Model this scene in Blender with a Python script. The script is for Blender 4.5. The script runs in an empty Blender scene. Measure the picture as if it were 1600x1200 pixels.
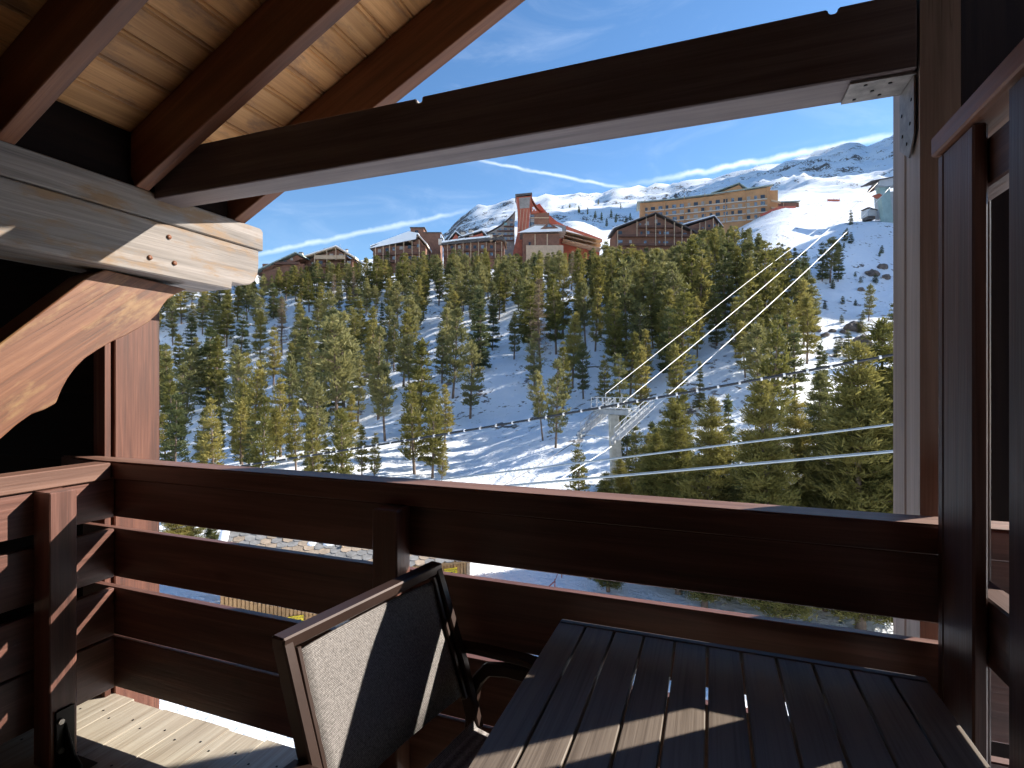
import bpy, bmesh, math, random
from mathutils import Vector, Matrix, noise as mnoise
R = math.radians
scene = bpy.context.scene
COL = scene.collection
# ------------------------------------------------------------------ camera
TH = R(20.48); S_, C_ = math.sin(TH), math.cos(TH)
cam_d = bpy.data.cameras.new('camera'); cam = bpy.data.objects.new('camera', cam_d); COL.objects.link(cam)
cam_d.sensor_width = 36; cam_d.lens = 36 * 830 / 1600; cam_d.shift_y = -0.00125
cam_d.clip_start = .02; cam_d.clip_end = 20000
cam.location = (0, 0, 0); cam.rotation_euler = (R(90), 0, TH)
scene.camera = cam
# ------------------------------------------------------------------ sun and sky
SUN_AZ = R(51.0)      # from +Y towards +X
SUN_EL = R(30.0)
sd = Vector((math.sin(SUN_AZ) * math.cos(SUN_EL), math.cos(SUN_AZ) * math.cos(SUN_EL), math.sin(SUN_EL)))
sun_d = bpy.data.lights.new('sun', 'SUN'); sun_d.energy = 4.8; sun_d.angle = R(.53); sun_d.color = (1, .93, .82)
sun = bpy.data.objects.new('sun', sun_d); COL.objects.link(sun)
sun.rotation_euler = sd.to_track_quat('Z', 'Y').to_euler()
scene.view_settings.view_transform = 'Standard'; scene.view_settings.look = 'None'
scene.view_settings.exposure = 1.25; scene.view_settings.gamma = 1
scene.view_settings.use_curve_mapping = False
scene.cycles.use_denoising = True
try: scene.cycles.denoiser = 'OPENIMAGEDENOISE'
except Exception: pass
scene.cycles.use_adaptive_sampling = True; scene.cycles.adaptive_threshold = .045
scene.cycles.max_bounces = 5; scene.cycles.diffuse_bounces = 3; scene.cycles.glossy_bounces = 3
scene.cycles.transparent_max_bounces = 8; scene.cycles.sample_clamp_indirect = 8
scene.cycles.caustics_reflective = False; scene.cycles.caustics_refractive = False

def vw(v, w, z=0.0):
    """point v metres ahead of and w metres to the right of the balcony viewpoint"""
    return Vector((-v * S_ + w * C_, v * C_ + w * S_, z))

def ray(px, py):
    a = (px - 800) / 830; b = (598 - py) / 830
    return vw(1, a, b)

world = bpy.data.worlds.new('World'); scene.world = world; world.use_nodes = True
nt = world.node_tree; nt.nodes.clear()
def N(nt, typ, **k):
    n = nt.nodes.new(typ)
    for a, b in k.items(): setattr(n, a, b)
    return n
def math_n(nt, op, a, b=None, c=None, clamp=False):
    n = N(nt, 'ShaderNodeMath', operation=op); n.use_clamp = clamp
    for i, x in enumerate((a, b, c)):
        if x is None: continue
        if isinstance(x, (int, float)): n.inputs[i].default_value = x
        else: nt.links.new(x, n.inputs[i])
    return n.outputs[0]
def dot_n(nt, vec, const):
    n = N(nt, 'ShaderNodeVectorMath', operation='DOT_PRODUCT')
    nt.links.new(vec, n.inputs[0]); n.inputs[1].default_value = const
    return n.outputs['Value']
def smooth_n(nt, x, lo, hi):
    n = N(nt, 'ShaderNodeMapRange'); n.interpolation_type = 'SMOOTHSTEP'
    n.inputs['From Min'].default_value = lo; n.inputs['From Max'].default_value = hi
    nt.links.new(x, n.inputs['Value']); return n.outputs[0]
sky = N(nt, 'ShaderNodeTexSky', sky_type='NISHITA'); sky.sun_disc = False
sky.sun_elevation = SUN_EL; sky.sun_rotation = SUN_AZ; sky.altitude = 1800; sky.air_density = 1.15; sky.dust_density = .25; sky.ozone_density = 2.2
tc = N(nt, 'ShaderNodeTexCoord'); D = tc.outputs['Generated']
wisp_scale = N(nt, 'ShaderNodeMapping'); wisp_scale.inputs['Scale'].default_value = (3, 3, 9)
nt.links.new(D, wisp_scale.inputs[0])
wn = N(nt, 'ShaderNodeTexNoise'); wn.inputs['Scale'].default_value = 1.7; wn.inputs['Detail'].default_value = 5; wn.inputs['Roughness'].default_value = .62
wn.inputs['Distortion'].default_value = .8
nt.links.new(wisp_scale.outputs[0], wn.inputs[0])
wisp = math_n(nt, 'MULTIPLY', smooth_n(nt, wn.outputs[0], .45, .85), .13)
fn = N(nt, 'ShaderNodeTexNoise'); fn.inputs['Scale'].default_value = 38; fn.inputs['Detail'].default_value = 3
nt.links.new(D, fn.inputs[0])
tot = wisp
# contrails: thin bands along great circles of the sky
for (pa, pb, width, amt, fade) in (((752, 251), (968, 293), .0042, .6, .03), ((1040, 279), (1400, 211), .0075, .75, .10),
                             ((392, 400), (712, 333), .0060, .42, .05), ((590, 262), (900, 214), .010, .12, .08)):
    d1, d2 = ray(*pa).normalized(), ray(*pb).normalized()
    n = d1.cross(d2).normalized(); t = n.cross(d1).normalized()
    end = math.atan2(d2.dot(t), d2.dot(d1))
    dev = math_n(nt, 'ADD', dot_n(nt, D, n), math_n(nt, 'MULTIPLY', math_n(nt, 'SUBTRACT', fn.outputs[0], .5), width * 1.6))
    band = math_n(nt, 'SUBTRACT', 1, smooth_n(nt, math_n(nt, 'ABSOLUTE', dev), 0, width))
    ang = math_n(nt, 'ARCTAN2', dot_n(nt, D, t), dot_n(nt, D, d1))
    win = math_n(nt, 'MULTIPLY', smooth_n(nt, ang, -fade, fade), math_n(nt, 'SUBTRACT', 1, smooth_n(nt, ang, end - fade, end + fade)))
    body = math_n(nt, 'MULTIPLY', math_n(nt, 'MULTIPLY', band, win), math_n(nt, 'MULTIPLY', math_n(nt, 'ADD', fn.outputs[0], .35), amt))
    tot = math_n(nt, 'ADD', tot, body, clamp=True)
mix = N(nt, 'ShaderNodeMixRGB'); mix.inputs['Color2'].default_value = (6.6, 7.3, 8.2, 1)
hs = N(nt, 'ShaderNodeHueSaturation'); hs.inputs['Saturation'].default_value = 1.16; nt.links.new(sky.outputs[0], hs.inputs['Color'])
nt.links.new(tot, mix.inputs['Fac']); nt.links.new(hs.outputs[0], mix.inputs['Color1'])
bg = N(nt, 'ShaderNodeBackground'); bg.inputs['Strength'].default_value = .09
nt.links.new(mix.outputs[0], bg.inputs['Color'])
wo = N(nt, 'ShaderNodeOutputWorld'); nt.links.new(bg.outputs[0], wo.inputs['Surface'])

# ------------------------------------------------------------------ materials
MATS = {}
def base_mat(name, rough=.6, spec=.4):
    m = bpy.data.materials.new(name); m.use_nodes = True
    t = m.node_tree; b = t.nodes['Principled BSDF']
    b.inputs['Roughness'].default_value = rough
    b.inputs['Specular IOR Level'].default_value = spec
    MATS[name] = m
    return m, t, b
def ramp(t, fac, stops):
    r = N(t, 'ShaderNodeValToRGB')
    while len(r.color_ramp.elements) < len(stops): r.color_ramp.elements.new(.5)
    for e, (p, c) in zip(r.color_ramp.elements, stops):
        e.position = p; e.color = (*c, 1)
    t.links.new(fac, r.inputs[0]); return r.outputs[0]
def coords(t, scale, rnd=True):
    tc = N(t, 'ShaderNodeTexCoord'); mp = N(t, 'ShaderNodeMapping'); mp.inputs['Scale'].default_value = scale
    src = tc.outputs['Object']
    if rnd:
        oi = N(t, 'ShaderNodeObjectInfo'); cb = N(t, 'ShaderNodeCombineXYZ')
        for i, k in enumerate((37.0, 11.0, 23.0)): t.links.new(math_n(t, 'MULTIPLY', oi.outputs['Random'], k), cb.inputs[i])
        ad = N(t, 'ShaderNodeVectorMath', operation='ADD'); t.links.new(src, ad.inputs[0]); t.links.new(cb.outputs[0], ad.inputs[1]); src = ad.outputs[0]
    t.links.new(src, mp.inputs[0]); return mp.outputs[0]
def tex_noise(t, vec, scale, detail=5, rough=.6, dist=0):
    n = N(t, 'ShaderNodeTexNoise'); n.inputs['Scale'].default_value = scale; n.inputs['Detail'].default_value = detail
    n.inputs['Roughness'].default_value = rough; n.inputs['Distortion'].default_value = dist
    if vec is not None: t.links.new(vec, n.inputs[0])
    return n.outputs[0]
def mixc(t, fac, a, b, typ='MIX'):
    n = N(t, 'ShaderNodeMixRGB', blend_type=typ)
    if isinstance(fac, (int, float)): n.inputs[0].default_value = fac
    else: t.links.new(fac, n.inputs[0])
    for i, x in ((1, a), (2, b)):
        if isinstance(x, tuple): n.inputs[i].default_value = (*x, 1)
        else: t.links.new(x, n.inputs[i])
    return n.outputs[0]
def bump(t, b, h, strength=.3, dist=.01):
    n = N(t, 'ShaderNodeBump'); n.inputs['Strength'].default_value = strength; n.inputs['Distance'].default_value = dist
    t.links.new(h, n.inputs['Height']); t.links.new(n.outputs[0], b.inputs['Normal'])
def wood(name, dark, mid, light, rough=.5, knots=.6, patch=None, fibre=1.0, spec=.4, vary=.25, bstr=.35, cracks=0.0, knot_r=(.05, .14)):
    """timber with its grain along the object's local x axis"""
    m, t, b = base_mat(name, rough, spec)
    g = tex_noise(t, coords(t, (.7, 14, 14)), 1.6, 4, .6, .5)
    f = tex_noise(t, coords(t, (3.0, 160, 160)), 1.0, 2, .7)
    h = math_n(t, 'ADD', math_n(t, 'MULTIPLY', g, .72), math_n(t, 'MULTIPLY', f, .28 * fibre))
    col = ramp(t, h, [(.30, dark), (.5, mid), (.70, light)])
    if patch:
        p = tex_noise(t, coords(t, (1.6, 5, 5)), 2.0, 6, .7)
        col = mixc(t, smooth_n(t, p, .48, .66), col, patch)
    if knots:
        vo = N(t, 'ShaderNodeTexVoronoi'); vo.inputs['Scale'].default_value = 1.0; vo.inputs['Randomness'].default_value = 1
        t.links.new(coords(t, (2.1, 5.5, 5.5)), vo.inputs[0])
        k = math_n(t, 'SUBTRACT', 1, smooth_n(t, vo.outputs['Distance'], *knot_r))
        col = mixc(t, math_n(t, 'MULTIPLY', k, knots), col, tuple(x * .45 for x in dark))
    ck = tex_noise(t, coords(t, (.55, 26, 26)), 1.0, 2, .5, .6)
    crack = math_n(t, 'SUBTRACT', 1, smooth_n(t, math_n(t, 'ABSOLUTE', math_n(t, 'SUBTRACT', ck, .5)), .0, .012))
    gate = smooth_n(t, tex_noise(t, coords(t, (.8, 3, 3)), 1.3, 1), .52, .6)
    crack = math_n(t, 'MULTIPLY', crack, gate)
    if cracks:
        col = mixc(t, math_n(t, 'MULTIPLY', crack, cracks), col, tuple(x * .3 for x in dark)); h = math_n(t, 'SUBTRACT', h, math_n(t, 'MULTIPLY', crack, .5 * cracks))
    oi = N(t, 'ShaderNodeObjectInfo')
    hv = N(t, 'ShaderNodeHueSaturation'); t.links.new(col, hv.inputs['Color'])
    t.links.new(math_n(t, 'ADD', math_n(t, 'MULTIPLY', oi.outputs['Random'], vary), 1 - vary / 2), hv.inputs['Value'])
    t.links.new(hv.outputs[0], b.inputs['Base Color'])
    t.links.new(math_n(t, 'ADD', math_n(t, 'MULTIPLY', f, .22), rough - .1), b.inputs['Roughness'])
    bump(t, b, h, bstr, .006)
    return m
def plain(name, col, rough=.5, metal=0.0, var=.12, scale=3.0, spec=.4, bs=0):
    m, t, b = base_mat(name, rough, spec); b.inputs['Metallic'].default_value = metal
    n = tex_noise(t, coords(t, (1, 1, 1)), scale, 6, .65)
    c = ramp(t, n, [(.3, tuple(x * (1 - var) for x in col)), (.7, tuple(min(1, x * (1 + var)) for x in col))])
    t.links.new(c, b.inputs['Base Color'])
    t.links.new(math_n(t, 'ADD', math_n(t, 'MULTIPLY', n, .2), rough - .1), b.inputs['Roughness'])
    if bs: bump(t, b, n, bs, .02)
    return m

wood('rail_wood', (.055, .026, .021), (.128, .058, .044), (.225, .105, .080), .42, .35, spec=.5, vary=.2)
wood('rail_cap', (.10, .048, .034), (.17, .088, .064), (.25, .14, .105), .5, .5, vary=.15)  # lighter copy of the rail wood, sunlight put into the colour
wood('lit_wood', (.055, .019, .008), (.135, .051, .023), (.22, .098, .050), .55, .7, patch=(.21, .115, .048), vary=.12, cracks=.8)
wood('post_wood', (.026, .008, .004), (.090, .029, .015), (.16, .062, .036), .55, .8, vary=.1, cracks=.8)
wood('grey_post', (.14, .105, .085), (.22, .168, .138), (.30, .235, .198), .5, .4, vary=.1, cracks=.8)
wood('weathered', (.080, .068, .060), (.195, .168, .150), (.31, .272, .248), .65, .5, patch=(.20, .125, .068), vary=.1, bstr=.5, cracks=.8)
wood('ceiling_wood', (.30, .142, .052), (.48, .245, .096), (.64, .355, .150), .5, .95, patch=(.27, .145, .075), vary=.5, spec=.3, knot_r=(.10, .20))
wood('rafter_wood', (.07, .024, .010), (.135, .048, .020), (.21, .084, .038), .5, .5, vary=.25)
wood('beam_wood', (.052, .040, .042), (.105, .082, .082), (.17, .135, .132), .5, .3, vary=.1)
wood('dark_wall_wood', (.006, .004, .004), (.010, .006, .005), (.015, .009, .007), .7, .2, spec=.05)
wood('deck_wood', (.20, .165, .12), (.33, .28, .215), (.45, .40, .32), .7, .5, fibre=1.5, vary=.2, bstr=.6)
wood('partition_wood', (.030, .013, .009), (.066, .030, .022), (.115, .056, .043), .45, .8, spec=.3, vary=.2)
wood('table_wood', (.055, .041, .032), (.098, .076, .061), (.155, .125, .103), .45, 0, spec=.22, fibre=2.2, vary=.12, bstr=.25)
plain('table_end', (.10, .10, .105), .4)
plain('bronze_frame', (.042, .024, .019), .38, .25)
plain('black_steel', (.012, .012, .013), .4, .6)
plain('bolt_steel', (.45, .44, .42), .35, .9)
plain('grey_steel', (.30, .32, .34), .5, .2)
plain('galvanised', (.38, .40, .42), .55, .2)
plain('dirty_zinc', (.20, .185, .175), .6, .3, .4, 30)
plain('concrete', (.42, .40, .34), .85, 0, .25, 2)
plain('cable_steel', (.30, .34, .36), .4, .3)
plain('cable_dark', (.03, .032, .036), .5, .1)
plain('white_rope', (.72, .71, .68), .5, 0)
# woven sling fabric
m, t, b = base_mat('sling', .75, .2)
c1 = coords(t, (1, 1, 1), False)
w1 = N(t, 'ShaderNodeTexWave'); w1.bands_direction = 'Y'; w1.inputs['Scale'].default_value = 95; w1.inputs['Distortion'].default_value = .6; t.links.new(c1, w1.inputs[0])
w2 = N(t, 'ShaderNodeTexWave'); w2.bands_direction = 'Z'; w2.inputs['Scale'].default_value = 95; w2.inputs['Distortion'].default_value = .6; t.links.new(c1, w2.inputs[0])
wv = math_n(t, 'MULTIPLY', w1.outputs['Fac'], w2.outputs['Fac'])
sp = tex_noise(t, c1, 190, 3, .7)
col = ramp(t, math_n(t, 'ADD', math_n(t, 'MULTIPLY', wv, .4), math_n(t, 'MULTIPLY', sp, .6)), [(.15, (.03, .027, .026)), (.42, (.185, .168, .162)), (.70, (.45, .42, .405))])
t.links.new(col, b.inputs['Base Color']); bump(t, b, wv, .5, .002)

# ------------------------------------------------------------------ mesh helpers
class MB:
    def __init__(s): s.v = []; s.f = []; s.sm = []
    def add(s, vs, fs, smooth=False):
        o = len(s.v); s.v += [tuple(x) for x in vs]; s.f += [tuple(i + o for i in f) for f in fs]; s.sm += [smooth] * len(fs); return s
    def box(s, x0, x1, y0, y1, z0, z1):
        return s.add([(x0, y0, z0), (x1, y0, z0), (x1, y1, z0), (x0, y1, z0), (x0, y0, z1), (x1, y0, z1), (x1, y1, z1), (x0, y1, z1)],
                     [(0, 3, 2, 1), (4, 5, 6, 7), (0, 1, 5, 4), (1, 2, 6, 5), (2, 3, 7, 6), (3, 0, 4, 7)])
    def prism(s, poly, a0, a1, axis='y'):
        """poly in the plane across `axis`, swept from a0 to a1"""
        n = len(poly)
        def P(p, a): return {'y': (p[0], a, p[1]), 'x': (a, p[0], p[1]), 'z': (p[0], p[1], a)}[axis]
        vs = [P(p, a0) for p in poly] + [P(p, a1) for p in poly]
        fs = [tuple(range(n)), tuple(range(2 * n - 1, n - 1, -1))] + [(i, i + n, (i + 1) % n + n, (i + 1) % n) for i in range(n)]
        return s.add(vs, fs)
    def bar(s, p0, p1, w, h, up=(0, 0, 1)):
        p0, p1 = Vector(p0), Vector(p1); d = (p1 - p0).normalized(); u = Vector(up)
        if abs(d.dot(u)) > .98: u = Vector((0, 1, 0))
        r = d.cross(u).normalized(); u = r.cross(d).normalized()
        vs = [p + r * a * w / 2 + u * c * h / 2 for p in (p0, p1) for a, c in ((-1, -1), (1, -1), (1, 1), (-1, 1))]
        return s.add(vs, [(0, 1, 2, 3), (7, 6, 5, 4), (0, 4, 5, 1), (1, 5, 6, 2), (2, 6, 7, 3), (3, 7, 4, 0)])
    def tube(s, pts, r, n=8, cap=True, w=None):
        pts = [Vector(p) for p in pts]; rs = r if isinstance(r, (list, tuple)) else [r] * len(pts)
        vs = []; prev = None
        for i, p in enumerate(pts):
            d = ((pts[min(i + 1, len(pts) - 1)] - pts[max(i - 1, 0)])).normalized()
            a = prev if prev else (Vector((0, 0, 1)) if abs(d.z) < .9 else Vector((1, 0, 0)))
            x = (a - d * a.dot(d)).normalized(); prev = x; y = d.cross(x)
            for k in range(n):
                q = 2 * math.pi * (k + .5) / n
                vs.append(p + (x * math.cos(q) + y * math.sin(q)) * rs[i])
        fs = [(i * n + k, i * n + (k + 1) % n, (i + 1) * n + (k + 1) % n, (i + 1) * n + k) for i in range(len(pts) - 1) for k in range(n)]
        if cap: fs += [tuple(range(n - 1, -1, -1)), tuple((len(pts) - 1) * n + k for k in range(n))]
        return s.add(vs, fs, n > 6)
    def mesh(s, name, mat, bevel=0):
        me = bpy.data.meshes.new(name); me.from_pydata(s.v, [], s.f); me.materials.append(MATS[mat]); 
        me.polygons.foreach_set('use_smooth', s.sm)
        bm = bmesh.new(); bm.from_mesh(me); bmesh.ops.recalc_face_normals(bm, faces=bm.faces)
        if bevel: bmesh.ops.bevel(bm, geom=list(bm.edges), offset=bevel, segments=1, affect='EDGES', profile=.5)
        bm.to_mesh(me); bm.free(); return me
    def build(s, name, mat, parent=None, bevel=0):
        return link(name, s.mesh(name, mat, bevel), parent)
def link(name, me, parent=None):
    o = bpy.data.objects.new(name, me); COL.objects.link(o)
    if parent is not None:
        o.parent = parent; o.matrix_basis = wm(parent).inverted()
    return o
def wm(o):
    m = o.matrix_basis.copy()
    while o.parent is not None: o = o.parent; m = o.matrix_basis @ m
    return m
def tag(o, label=None, cat=None, group=None, kind=None):
    for k, x in (('label', label), ('category', cat), ('group', group), ('kind', kind)):
        if x: o[k] = x
    return o
def thing(name, label, cat, loc=(0, 0, 0), rz=0, group=None):
    o = bpy.data.objects.new(name, None); COL.objects.link(o); o.empty_display_size = .1
    o.location = loc; o.rotation_euler = (0, 0, rz)
    o.matrix_basis = Matrix.Translation(loc) @ Matrix.Rotation(rz, 4, 'Z')
    return tag(o, label, cat, group)
BOARDS = {}
def board(name, p0, p1, w, h, mat, parent=None, up=(0, 0, 1), bevel=.003):
    """a plank from p0 to p1 (centre line); its own x axis runs along the grain"""
    p0, p1 = Vector(p0), Vector(p1); L = (p1 - p0).length; d = (p1 - p0).normalized(); u = Vector(up)
    if abs(d.dot(u)) > .98: u = Vector((0, 1, 0))
    r = u.cross(d).normalized(); u = d.cross(r).normalized()
    key = (round(L, 4), round(w, 4), round(h, 4), mat, bevel)
    if key not in BOARDS:
        BOARDS[key] = MB().box(-L / 2, L / 2, -w / 2, w / 2, -h / 2, h / 2).mesh(name, mat, bevel)
    o = bpy.data.objects.new(name, BOARDS[key]); COL.objects.link(o)
    M = Matrix((d, r, u)).transposed().to_4x4(); M.translation = (p0 + p1) / 2
    if parent is not None: o.parent = parent; M = wm(parent).inverted() @ M
    o.matrix_basis = M
    return o
def beam_box(name, x0, x1, y0, y1, z0, z1, mat, parent=None, bevel=.004):
    """box between two corners with the grain along its longest side"""
    d = (x1 - x0, y1 - y0, z1 - z0); k = d.index(max(d)); c = ((x0 + x1) / 2, (y0 + y1) / 2, (z0 + z1) / 2)
    a, b_ = list(c), list(c); a[k] -= d[k] / 2; b_[k] += d[k] / 2
    if k == 0: return board(name, a, b_, d[1], d[2], mat, parent, (0, 0, 1), bevel)
    if k == 1: return board(name, a, b_, d[0], d[2], mat, parent, (0, 0, 1), bevel)
    return board(name, a, b_, d[0], d[1], mat, parent, (0, 1, 0), bevel)
# ------------------------------------------------------------------ the balcony
DECK_Z = -1.45
deck = bpy.data.objects.new('deck', None); COL.objects.link(deck); tag(deck, 'weathered pale plank deck of the balcony', kind='structure')
for i in range(26):
    x = -4.33 + .1955 * i
    board('plank', (x, -1.12, DECK_Z - .018), (x, 1.67 + .006 * math.sin(i * 2.3), DECK_Z - .018), .1925, .036, 'deck_wood', deck, bevel=.0015)
for i in range(5):
    board('joist', (-4.3, 1.55 - i * .6, DECK_Z - .13), (.7, 1.55 - i * .6, DECK_Z - .13), .07, .18, 'beam_wood', deck)
scr = MB().tube([(0, 0, -.002), (0, 0, .0015)], .0045, 8).mesh('screw', 'black_steel')
for i in range(9, 16):
    for q in (-.055, .055):
        for y in (1.555, 1.34):
            o = link('screw', scr, deck); o.location = (-4.33 + .1955 * i + q + random.Random(i * 7 + y).uniform(-.01, .01), y + q * .25, DECK_Z)

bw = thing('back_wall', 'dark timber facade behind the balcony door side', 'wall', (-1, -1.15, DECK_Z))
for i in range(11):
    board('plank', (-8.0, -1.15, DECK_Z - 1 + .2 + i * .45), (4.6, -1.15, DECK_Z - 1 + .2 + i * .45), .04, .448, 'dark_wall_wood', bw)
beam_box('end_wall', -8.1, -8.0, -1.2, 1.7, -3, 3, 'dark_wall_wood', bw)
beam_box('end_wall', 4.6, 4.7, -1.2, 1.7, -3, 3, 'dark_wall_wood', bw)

# roof: rises to the right, planks run front to back
def roof_z(x): return .86 + .5 * (x + 2.35)          # underside of the rafters
sl = math.atan(.5); cs, sn = math.cos(sl), math.sin(sl)
roof = thing('balcony_roof', 'honey coloured plank ceiling on dark brown rafters over the balcony', 'roof', (-2.35, 1.0, .86))
pw = .14; prof = [(-pw / 2, .02), (-pw / 2, .008), (-pw / 2 + .009, 0), (pw / 2 - .026, 0), (pw / 2 - .020, .007), (pw / 2 - .014, 0), (pw / 2 - .008, 0), (pw / 2, .008), (pw / 2, .02)]
pm = MB().prism(prof, -1.70, 1.70, 'x').mesh('ceiling_plank', 'ceiling_wood')
for i in range(-6, 24):
    x = -2.35 + i * pw * cs; z = roof_z(x) + .27
    o = link('ceiling_plank', pm, roof)
    M = Matrix(((0, -cs, -sn), (1, 0, 0), (0, -sn, cs))).to_4x4(); M.translation = (x, .46, z)
    o.matrix_basis = wm(roof).inverted() @ M
def slope_board(name, y, x0, x1, w, off0, hgt, mat, p):
    c = off0 + hgt / 2
    d = Vector((-sn, 0, cs)) * c
    return board(name, Vector((x0, y, roof_z(x0))) + d, Vector((x1, y, roof_z(x1))) + d, w, hgt, mat, p)
for y in (-.75, -.27, .22, .68, 1.14, 1.63, 2.14):
    slope_board('rafter', y, -2.36, .62, .06, .0, .235, 'rafter_wood', roof)
slope_board('bargeboard', 2.195, -2.75, .62, .045, .03, .27, 'rafter_wood', roof)
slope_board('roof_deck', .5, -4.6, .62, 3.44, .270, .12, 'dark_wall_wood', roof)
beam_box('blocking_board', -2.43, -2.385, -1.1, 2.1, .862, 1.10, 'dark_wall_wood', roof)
# the far slope beyond the ridge
zr = roof_z(.62)
board('roof_deck', (.64, .5, zr + .30), (3.9, .5, zr + .30 - 1.63), 3.44, .12, 'dark_wall_wood', roof)
for y in (.3, 1.14, 2.14): board('rafter', (.64, y, zr + .13), (3.9, y, zr + .13 - 1.63), .06, .235, 'rafter_wood', roof)

# big purlin of two stacked timbers
pu = thing('roof_purlin', 'thick weathered grey purlin of two stacked timbers with shaped end', 'beam', (-2.5, 1.0, .49))
def side_piece(name, poly, x0, x1, mat, p, bevel=.006):
    """outline in the y-z plane given thickness in x; grain along y"""
    me = MB().prism([(y, z) for y, z in poly], -(x1 - x0) / 2, (x1 - x0) / 2, 'y').mesh(name, mat, bevel)
    o = bpy.data.objects.new(name, me); COL.objects.link(o)
    M = Matrix(((0, -1, 0), (1, 0, 0), (0, 0, 1))).to_4x4(); M.translation = ((x0 + x1) / 2, 0, 0)
    if p is not None: o.parent = p; M = wm(p).inverted() @ M
    o.matrix_basis = M; return o
side_piece('upper_timber', [(-1.1, .737), (2.306, .737), (2.306, .845), (2.29, .86), (-1.1, .86)], -2.64, -2.35, 'weathered', pu)
side_piece('lower_timber', [(-1.1, .49), (2.10, .49), (2.10, .525), (2.17, .525), (2.215, .535), (2.25, .56), (2.27, .60), (2.277, .65), (2.277, .733), (-1.1, .733)], -2.64, -2.352, 'weathered', pu)
for (y, z) in ((1.66, .56), (1.777, .56), (1.75, .675)):
    MB().tube([(-2.353, y, z), (-2.347, y, z)], .011, 10).build('bolt', 'rafter_wood', pu)

# curved knee brace under the purlin
def on_x(px, py, X):
    r = ray(px, py); k = X / r.x; return (r.y * k, r.z * k)
br = thing('knee_brace', 'sunlit curved knee brace of peeling reddish timber under the purlin', 'brace', (-2.5, .9, -.2))
BX = -2.44
low = [(292, 452), (276, 459), (263, 467), (254, 478), (247, 490), (234, 502), (217, 513), (197, 524), (177, 533), (154, 546), (133, 560), (118, 575), (107, 590), (97, 608), (88, 630), (70, 640), (50, 647), (26, 664), (0, 687), (-60, 742)]
up_ = [(-60, 580), (0, 537), (70, 484), (140, 431), (165, 412)]
poly = [on_x(a, b_, BX) for a, b_ in low] + [on_x(a, b_, BX) for a, b_ in up_]
poly = [(y, min(z, .488)) for y, z in poly]
# grain follows the brace: build it in a frame turned along its length
y0, z0 = on_x(-60, 660, BX); y1, z1 = on_x(230, 470, BX); ang = math.atan2(z1 - z0, y1 - y0)
ca, sa = math.cos(ang), math.sin(ang)
loc = [((y - y0) * ca + (z - z0) * sa, -(y - y0) * sa + (z - z0) * ca) for y, z in poly]
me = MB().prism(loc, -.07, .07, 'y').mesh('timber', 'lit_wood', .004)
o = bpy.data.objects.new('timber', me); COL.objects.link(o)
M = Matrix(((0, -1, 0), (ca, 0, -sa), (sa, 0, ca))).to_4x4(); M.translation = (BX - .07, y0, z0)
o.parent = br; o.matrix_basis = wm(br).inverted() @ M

# posts outside the rail
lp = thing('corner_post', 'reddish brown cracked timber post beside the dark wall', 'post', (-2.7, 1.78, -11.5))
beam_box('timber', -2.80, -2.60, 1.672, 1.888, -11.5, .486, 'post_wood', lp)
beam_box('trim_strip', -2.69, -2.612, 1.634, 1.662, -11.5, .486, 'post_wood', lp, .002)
rp = thing('grey_post', 'greyish timber post with steel angle at its top, right of opening', 'post', (.556, 1.785, -11.5))
beam_box('timber', .512, .602, 1.785, 1.89, -11.5, 2.0, 'grey_post', rp)
beam_box('timber', .515, .602, 1.68, 1.782, -11.5, 2.0, 'grey_post', rp, 0)

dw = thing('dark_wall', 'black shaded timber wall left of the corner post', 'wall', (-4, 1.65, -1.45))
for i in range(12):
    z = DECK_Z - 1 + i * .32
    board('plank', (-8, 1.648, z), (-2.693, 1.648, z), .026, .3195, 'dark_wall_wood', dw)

tb = thing('tie_beam', 'dark beam spanning the opening from purlin to grey post', 'beam', (-.9, 1.75, .828))
beam = MB().prism([(-2.352, .828), (.510, .828), (.510, 1.033), (.330, 1.033), (.326, 1.018), (.308, 1.018), (.303, 1.033), (-.974, 1.033), (-.976, 1.014), (-.994, 1.012), (-.998, 1.030), (-1.5, 1.033), (-2.352, 1.033)], 1.68, 1.815, 'y')
beam.build('timber', 'beam_wood', tb, .004)
bk = MB().prism([(1.692, .36), (1.805, .36), (1.805, .512), (1.692, .512), (1.692, .40)], .819, .825, 'z')
# plate coordinates above are (y, x); swap to x-y
bk.v = [(b_, a, c) for a, b_, c in bk.v]
ang_b = bk.build('angle_bracket', 'dirty_zinc', tb, 0)
side_piece('bracket_flange', [(1.692, .815), (1.692, .66), (1.73, .61), (1.805, .66), (1.805, .815)], .505, .509, 'dirty_zinc', tb, 0)
hole = MB().tube([(0, 0, -.0015), (0, 0, .0015)], .005, 8).mesh('nail_head', 'black_steel')
for (y, x) in ((1.71, .40), (1.785, .39), (1.72, .46), (1.78, .45), (1.75, .425)):
    o = link('nail_head', hole, tb); o.matrix_basis = wm(tb).inverted() @ Matrix.Translation((x, y, .8185))
for (y, z) in ((1.71, .76), (1.785, .75), (1.72, .70), (1.78, .69), (1.745, .655)):
    o = link('nail_head', hole, tb); o.matrix_basis = wm(tb).inverted() @ (Matrix.Translation((.5045, y, z)) @ Matrix.Rotation(R(90), 4, 'Y'))

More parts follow.
